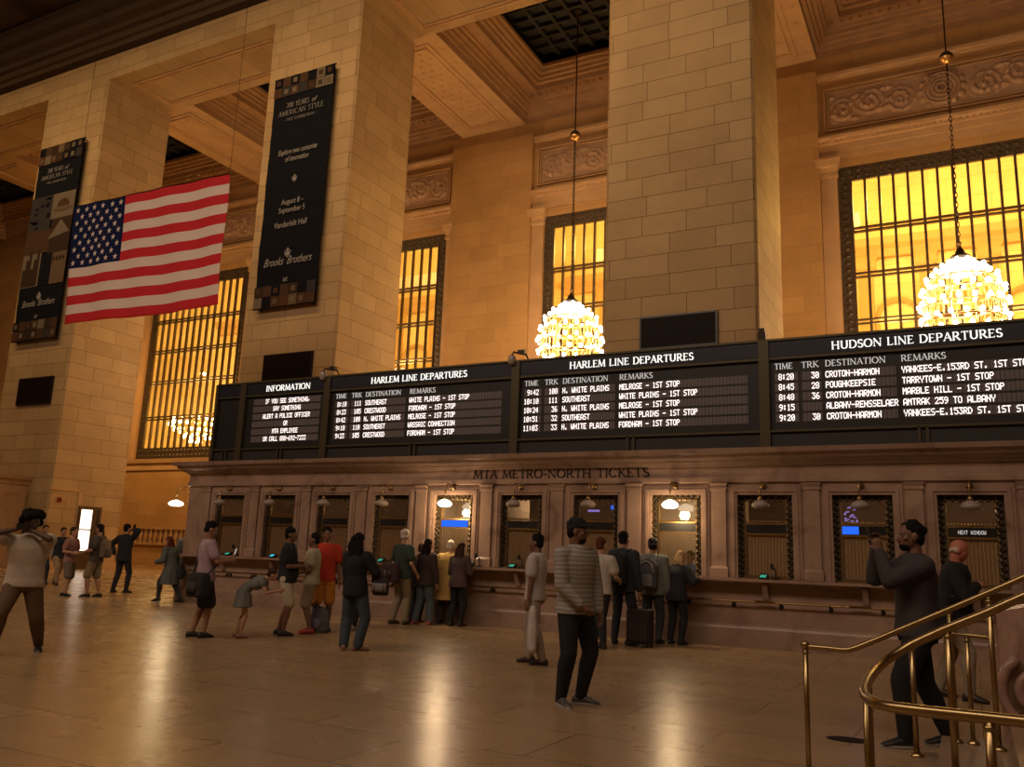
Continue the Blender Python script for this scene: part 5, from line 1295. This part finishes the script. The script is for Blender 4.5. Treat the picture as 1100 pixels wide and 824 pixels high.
p = person('white haired man in a dark green shirt and khaki trousers, seen from behind', (-9.90,14.25), 75, 1.83, 'light', 'short', 'white', ('tee',(.035,.06,.045)), ('pants',(.27,.22,.13)), (.06,.035,.02), feet=((-.12,-.04,0,0),(.12,.06,0,-25)), hands=((-.18,.22,1.0),(.24,.16,.92)), head=(-30,0))
bag(p, 'dark reddish shoulder bag on the white haired man', (.05,.022,.022), (.03,.02,.02), -.06, -.26, .98, (.52,.16,.36), 'shoulder', 0)
p = person('person in dark clothes half hidden behind the woman in jeans and red shoes', (-9.98,14.9), 90, 1.58, 'tan', 'short', 'brown', ('jacket',(.035,.022,.018)), ('pants',(.055,.06,.07)), (.2,.05,.04), lean=10)
p = person('woman with long dark hair, dark brown top, jeans and red shoes', (-9.56,14.60), 80, 1.66, 'tan', 'long', 'black', ('blouse',(.045,.026,.020)), ('wide',(.085,.11,.12)), (.45,.07,.04), female=True, feet=((-.16,-.08,0,-10),(.13,.06,0,-30)), lean=4)
p = person('person in a long yellow coat leaning on the counter at the lit window', (-9.36,15.02), 90, 1.66, 'light', 'short', 'white', ('coat',(.62,.40,.12)), ('pants',(.05,.035,.03)), (.03,.02,.02), lean=10, hands=((-.12,.32,1.2),(.16,.3,1.2)))
p = person('woman with long dark hair, patterned top and black leggings at the lit window', (-8.98,14.85), 92, 1.62, 'tan', 'long', 'brown', ('blouse',(.09,.055,.05)), ('tight',(.012,.012,.014)), (.02,.015,.015), female=True, hands=((-.14,.34,1.15),(.14,.34,1.15)), lean=6)
# queue at the window with the clerk
p = person('man in a white patterned shirt and beige trousers behind the capped man', (-5.12,10.5), 190, 1.68, 'brown', 'short', 'black', ('polo',(.55,.50,.46)), ('pants',(.42,.33,.25)), (.05,.035,.03), feet=((-.1,-.1,0,0),(.1,.14,0,0)), hands=((-.24,.05,.82),(.22,.1,.86)))
bag(p, 'white carrier bag behind the legs of the capped man', (.62,.56,.52), (.5,.45,.42), -.24, -.02, .46, (.34,.12,.58), 'hand', 20, 'carrier_bag')
p = person('man in a white t-shirt and black trousers seen from behind in the queue', (-5.30,13.2), 80, 1.73, 'light', 'short', 'auburn', ('tee',(.56,.50,.44)), ('pants',(.02,.02,.022)), (.03,.025,.025), hands=((-.18,.22,1.0),(.20,.26,1.05)), feet=((-.11,.03,0,0),(.14,-.1,0,-60)))
p = person('tall man in a navy jacket seen from behind next to the suitcase', (-5.22,14.0), 80, 1.86, 'tan', 'short', 'black', ('jacket',(.022,.030,.045)), ('pants',(.022,.026,.035)), (.03,.025,.025), feet=((-.13,0,0,-20),(.14,0,0,20)), fat=1.05)
backpack(p, 'black backpack on the tall man in the navy jacket', (.012,.014,.018), (.02,.05,.035), (.34,.2,.50), 1.16)
p = person('man in a grey cap and grey green hoodie at the window with the clerk', (-4.95,14.72), 88, 1.78, 'tan', 'short', 'black', ('jacket',(.20,.22,.19)), ('pants',(.045,.05,.055)), (.03,.03,.03), cap=(.07,.07,.08), head=(-15,0), feet=((-.12,0,0,-10),(.13,-.02,0,10)))
backpack(p, 'grey backpack with pale curved piping on the man in the grey cap', (.10,.10,.11), (.28,.28,.29), (.33,.19,.48), 1.14, trim=(.55,.52,.48))
p = person('blond person in dark clothes leaning on the counter at the window with the clerk', (-4.55,14.8), 75, 1.60, 'light', 'bob', 'blond', ('jacket',(.02,.02,.024)), ('pants',(.02,.02,.022)), (.02,.02,.02), lean=14, hands=((-.1,.36,1.16),(.3,.32,1.18)), female=True)
# clerk
p = person('clerk in a blue shirt sitting behind the bars of the lit window', (-4.70,16.2,-.02), 250, 1.62, 'tan', 'short', 'black', ('polo',(.06,.13,.42)), ('pants',(.03,.03,.04)), BK, hands=((-.16,.3,1.2),(.16,.3,1.2)))
# suitcase and bag on the floor
t = thing('suitcase', 'dark upright suitcase standing by the man in the navy jacket', 'suitcase', (-4.88,13.9,0))
mb = MB(); 
def rbox(cx, cy, z0, z1, w, d, f=1): return [[(cx+w/2*s*(abs(math.cos(a))**.35)*(1 if math.cos(a) > 0 else -1), cy+d/2*s*(abs(math.sin(a))**.35)*(1 if math.sin(a) > 0 else -1), z) for a in [2*PI*(q+.5)/24 for q in range(24)]] for z, s in ((z0,.92),(z0+.02,1),(z1-.02,1),(z1,.92))]
mb.loft(rbox(-4.88,13.9,.05,.60,.42,.27)).build('shell', cloth((.022,.012,.010), .6), parent=t)
MB().loft(rbox(-4.88,13.76,.1,.38,.34,.04)).build('front_pocket', cloth((.028,.016,.013), .6), parent=t)
MB().tube([(-4.96,13.98,.58),(-4.96,13.98,.66),(-4.80,13.98,.66),(-4.80,13.98,.58)], .01, 6).build('handle', M['black'], parent=t, smooth=True)
for sx in (-1, 1):
    for sy in (-1, 1): MB().tube([(-4.88+sx*.16-.012,13.9+sy*.1,.028),(-4.88+sx*.16+.012,13.9+sy*.1,.028)], .028, 10).build('wheel', M['black'], parent=t, smooth=True)
t = thing('backpack', 'grey blue rucksack lying on the floor between the orange shorts and black leggings', 'backpack', (-9.78,11.75,0))
o0 = Vector((-9.78,11.75,0))
mb = MB().loft([[(.19*f_*math.cos(a), .14*f_*math.sin(a), z) for a in [2*PI*q/18 for q in range(18)]] for z, f_ in ((.0,.8),(.05,1),(.2,1.02),(.34,.8),(.42,.4))])
fuse(mb, 'body', cloth((.14,.14,.17)), t, .012, 2)
fuse(MB().ball((0.02,-.13,.15), (.12,.05,.1), 12, 8), 'front_pocket', cloth((.18,.18,.21)), t, .012, 1)
MB().tube([(-9.86,11.75,.38),(-9.92,11.65,.45),(-9.80,11.62,.47),(-9.72,11.72,.40)], .012, 6).build('strap', cloth((.08,.08,.1)), parent=t, smooth=True)
# ------------------------------------------------------------------ camera and light
yaw, pitch, roll, F = -0.49082743, 0.20007464, 0.03758837, 921.73
f = Vector((math.sin(yaw)*math.cos(pitch), math.cos(yaw)*math.cos(pitch), math.sin(pitch)))
r = Vector((math.cos(yaw), -math.sin(yaw), 0)); u = r.cross(f)
r2 = r*math.cos(roll)+u*math.sin(roll); u2 = u*math.cos(roll)-r*math.sin(roll)
cam = bpy.data.cameras.new('camera'); co = bpy.data.objects.new('camera', cam); COL.objects.link(co)
m4 = Matrix((r2, u2, -f)).transposed().to_4x4(); m4.translation = Vector((0,0,1.35)); co.matrix_world = m4
cam.sensor_fit = 'HORIZONTAL'; cam.sensor_width = 36; cam.lens = 36*F/1100; cam.clip_start = .1; cam.clip_end = 300
scene.camera = co
def area(name, loc, target, size, size_y, energy, col):
    o = light('AREA', name, loc, energy, col, shape='RECTANGLE', size=size, size_y=size_y)
    d = (Vector(target)-Vector(loc)).normalized(); o.rotation_euler = d.to_track_quat('-Z', 'Y').to_euler(); return o
# hall lighting: lamps high along the opposite side, washing the piers
hl = area('hall_high_lamp', (-32, 13, 27.5), (-32, 26.4, 18.5), 52, 1.5, 1500, (1,.62,.29)); hl.data.spread = R(88)
area('hall_high_lamp', (-12, -6, 20), (-12, 20, 5), 40, 5, 3300, (1,.74,.56))
# passage behind the windows
for x, e in ((-60,900),(-54,1000),(-48,1000),(-43,1100),(-30.5,2600),(-17,2600),(-12,2600),(-2.5,3100),(3,3100),(15.7,2500)):
    for z in (10.5, 19.0):
        light('POINT', 'passage_lamp', (x, WY+3.4, z), e*.36, (1,.74,.30), shadow_soft_size=.6)
w = bpy.data.worlds.new('world'); scene.world = w; w.use_nodes = True
w.node_tree.nodes['Background'].inputs[0].default_value = (.6,.5,.4,1); w.node_tree.nodes['Background'].inputs[1].default_value = .0
vs = scene.view_settings; vs.view_transform = 'Standard'; vs.look = 'None'; vs.gamma = 1; vs.use_curve_mapping = False; vs.exposure = 0
scene.cycles.use_denoising = True
scene.cycles.max_bounces = 7; scene.cycles.diffuse_bounces = 4; scene.cycles.glossy_bounces = 4; scene.cycles.transparent_max_bounces = 8
scene.cycles.sample_clamp_indirect = 6; scene.cycles.sample_clamp_direct = 0
scene.cycles.caustics_reflective = False; scene.cycles.caustics_refractive = False
# helper attributes are no part of the scene
for o in bpy.data.objects:
    for k_ in ('_o','_pos','_p'):
        if k_ in o.keys(): del o[k_]
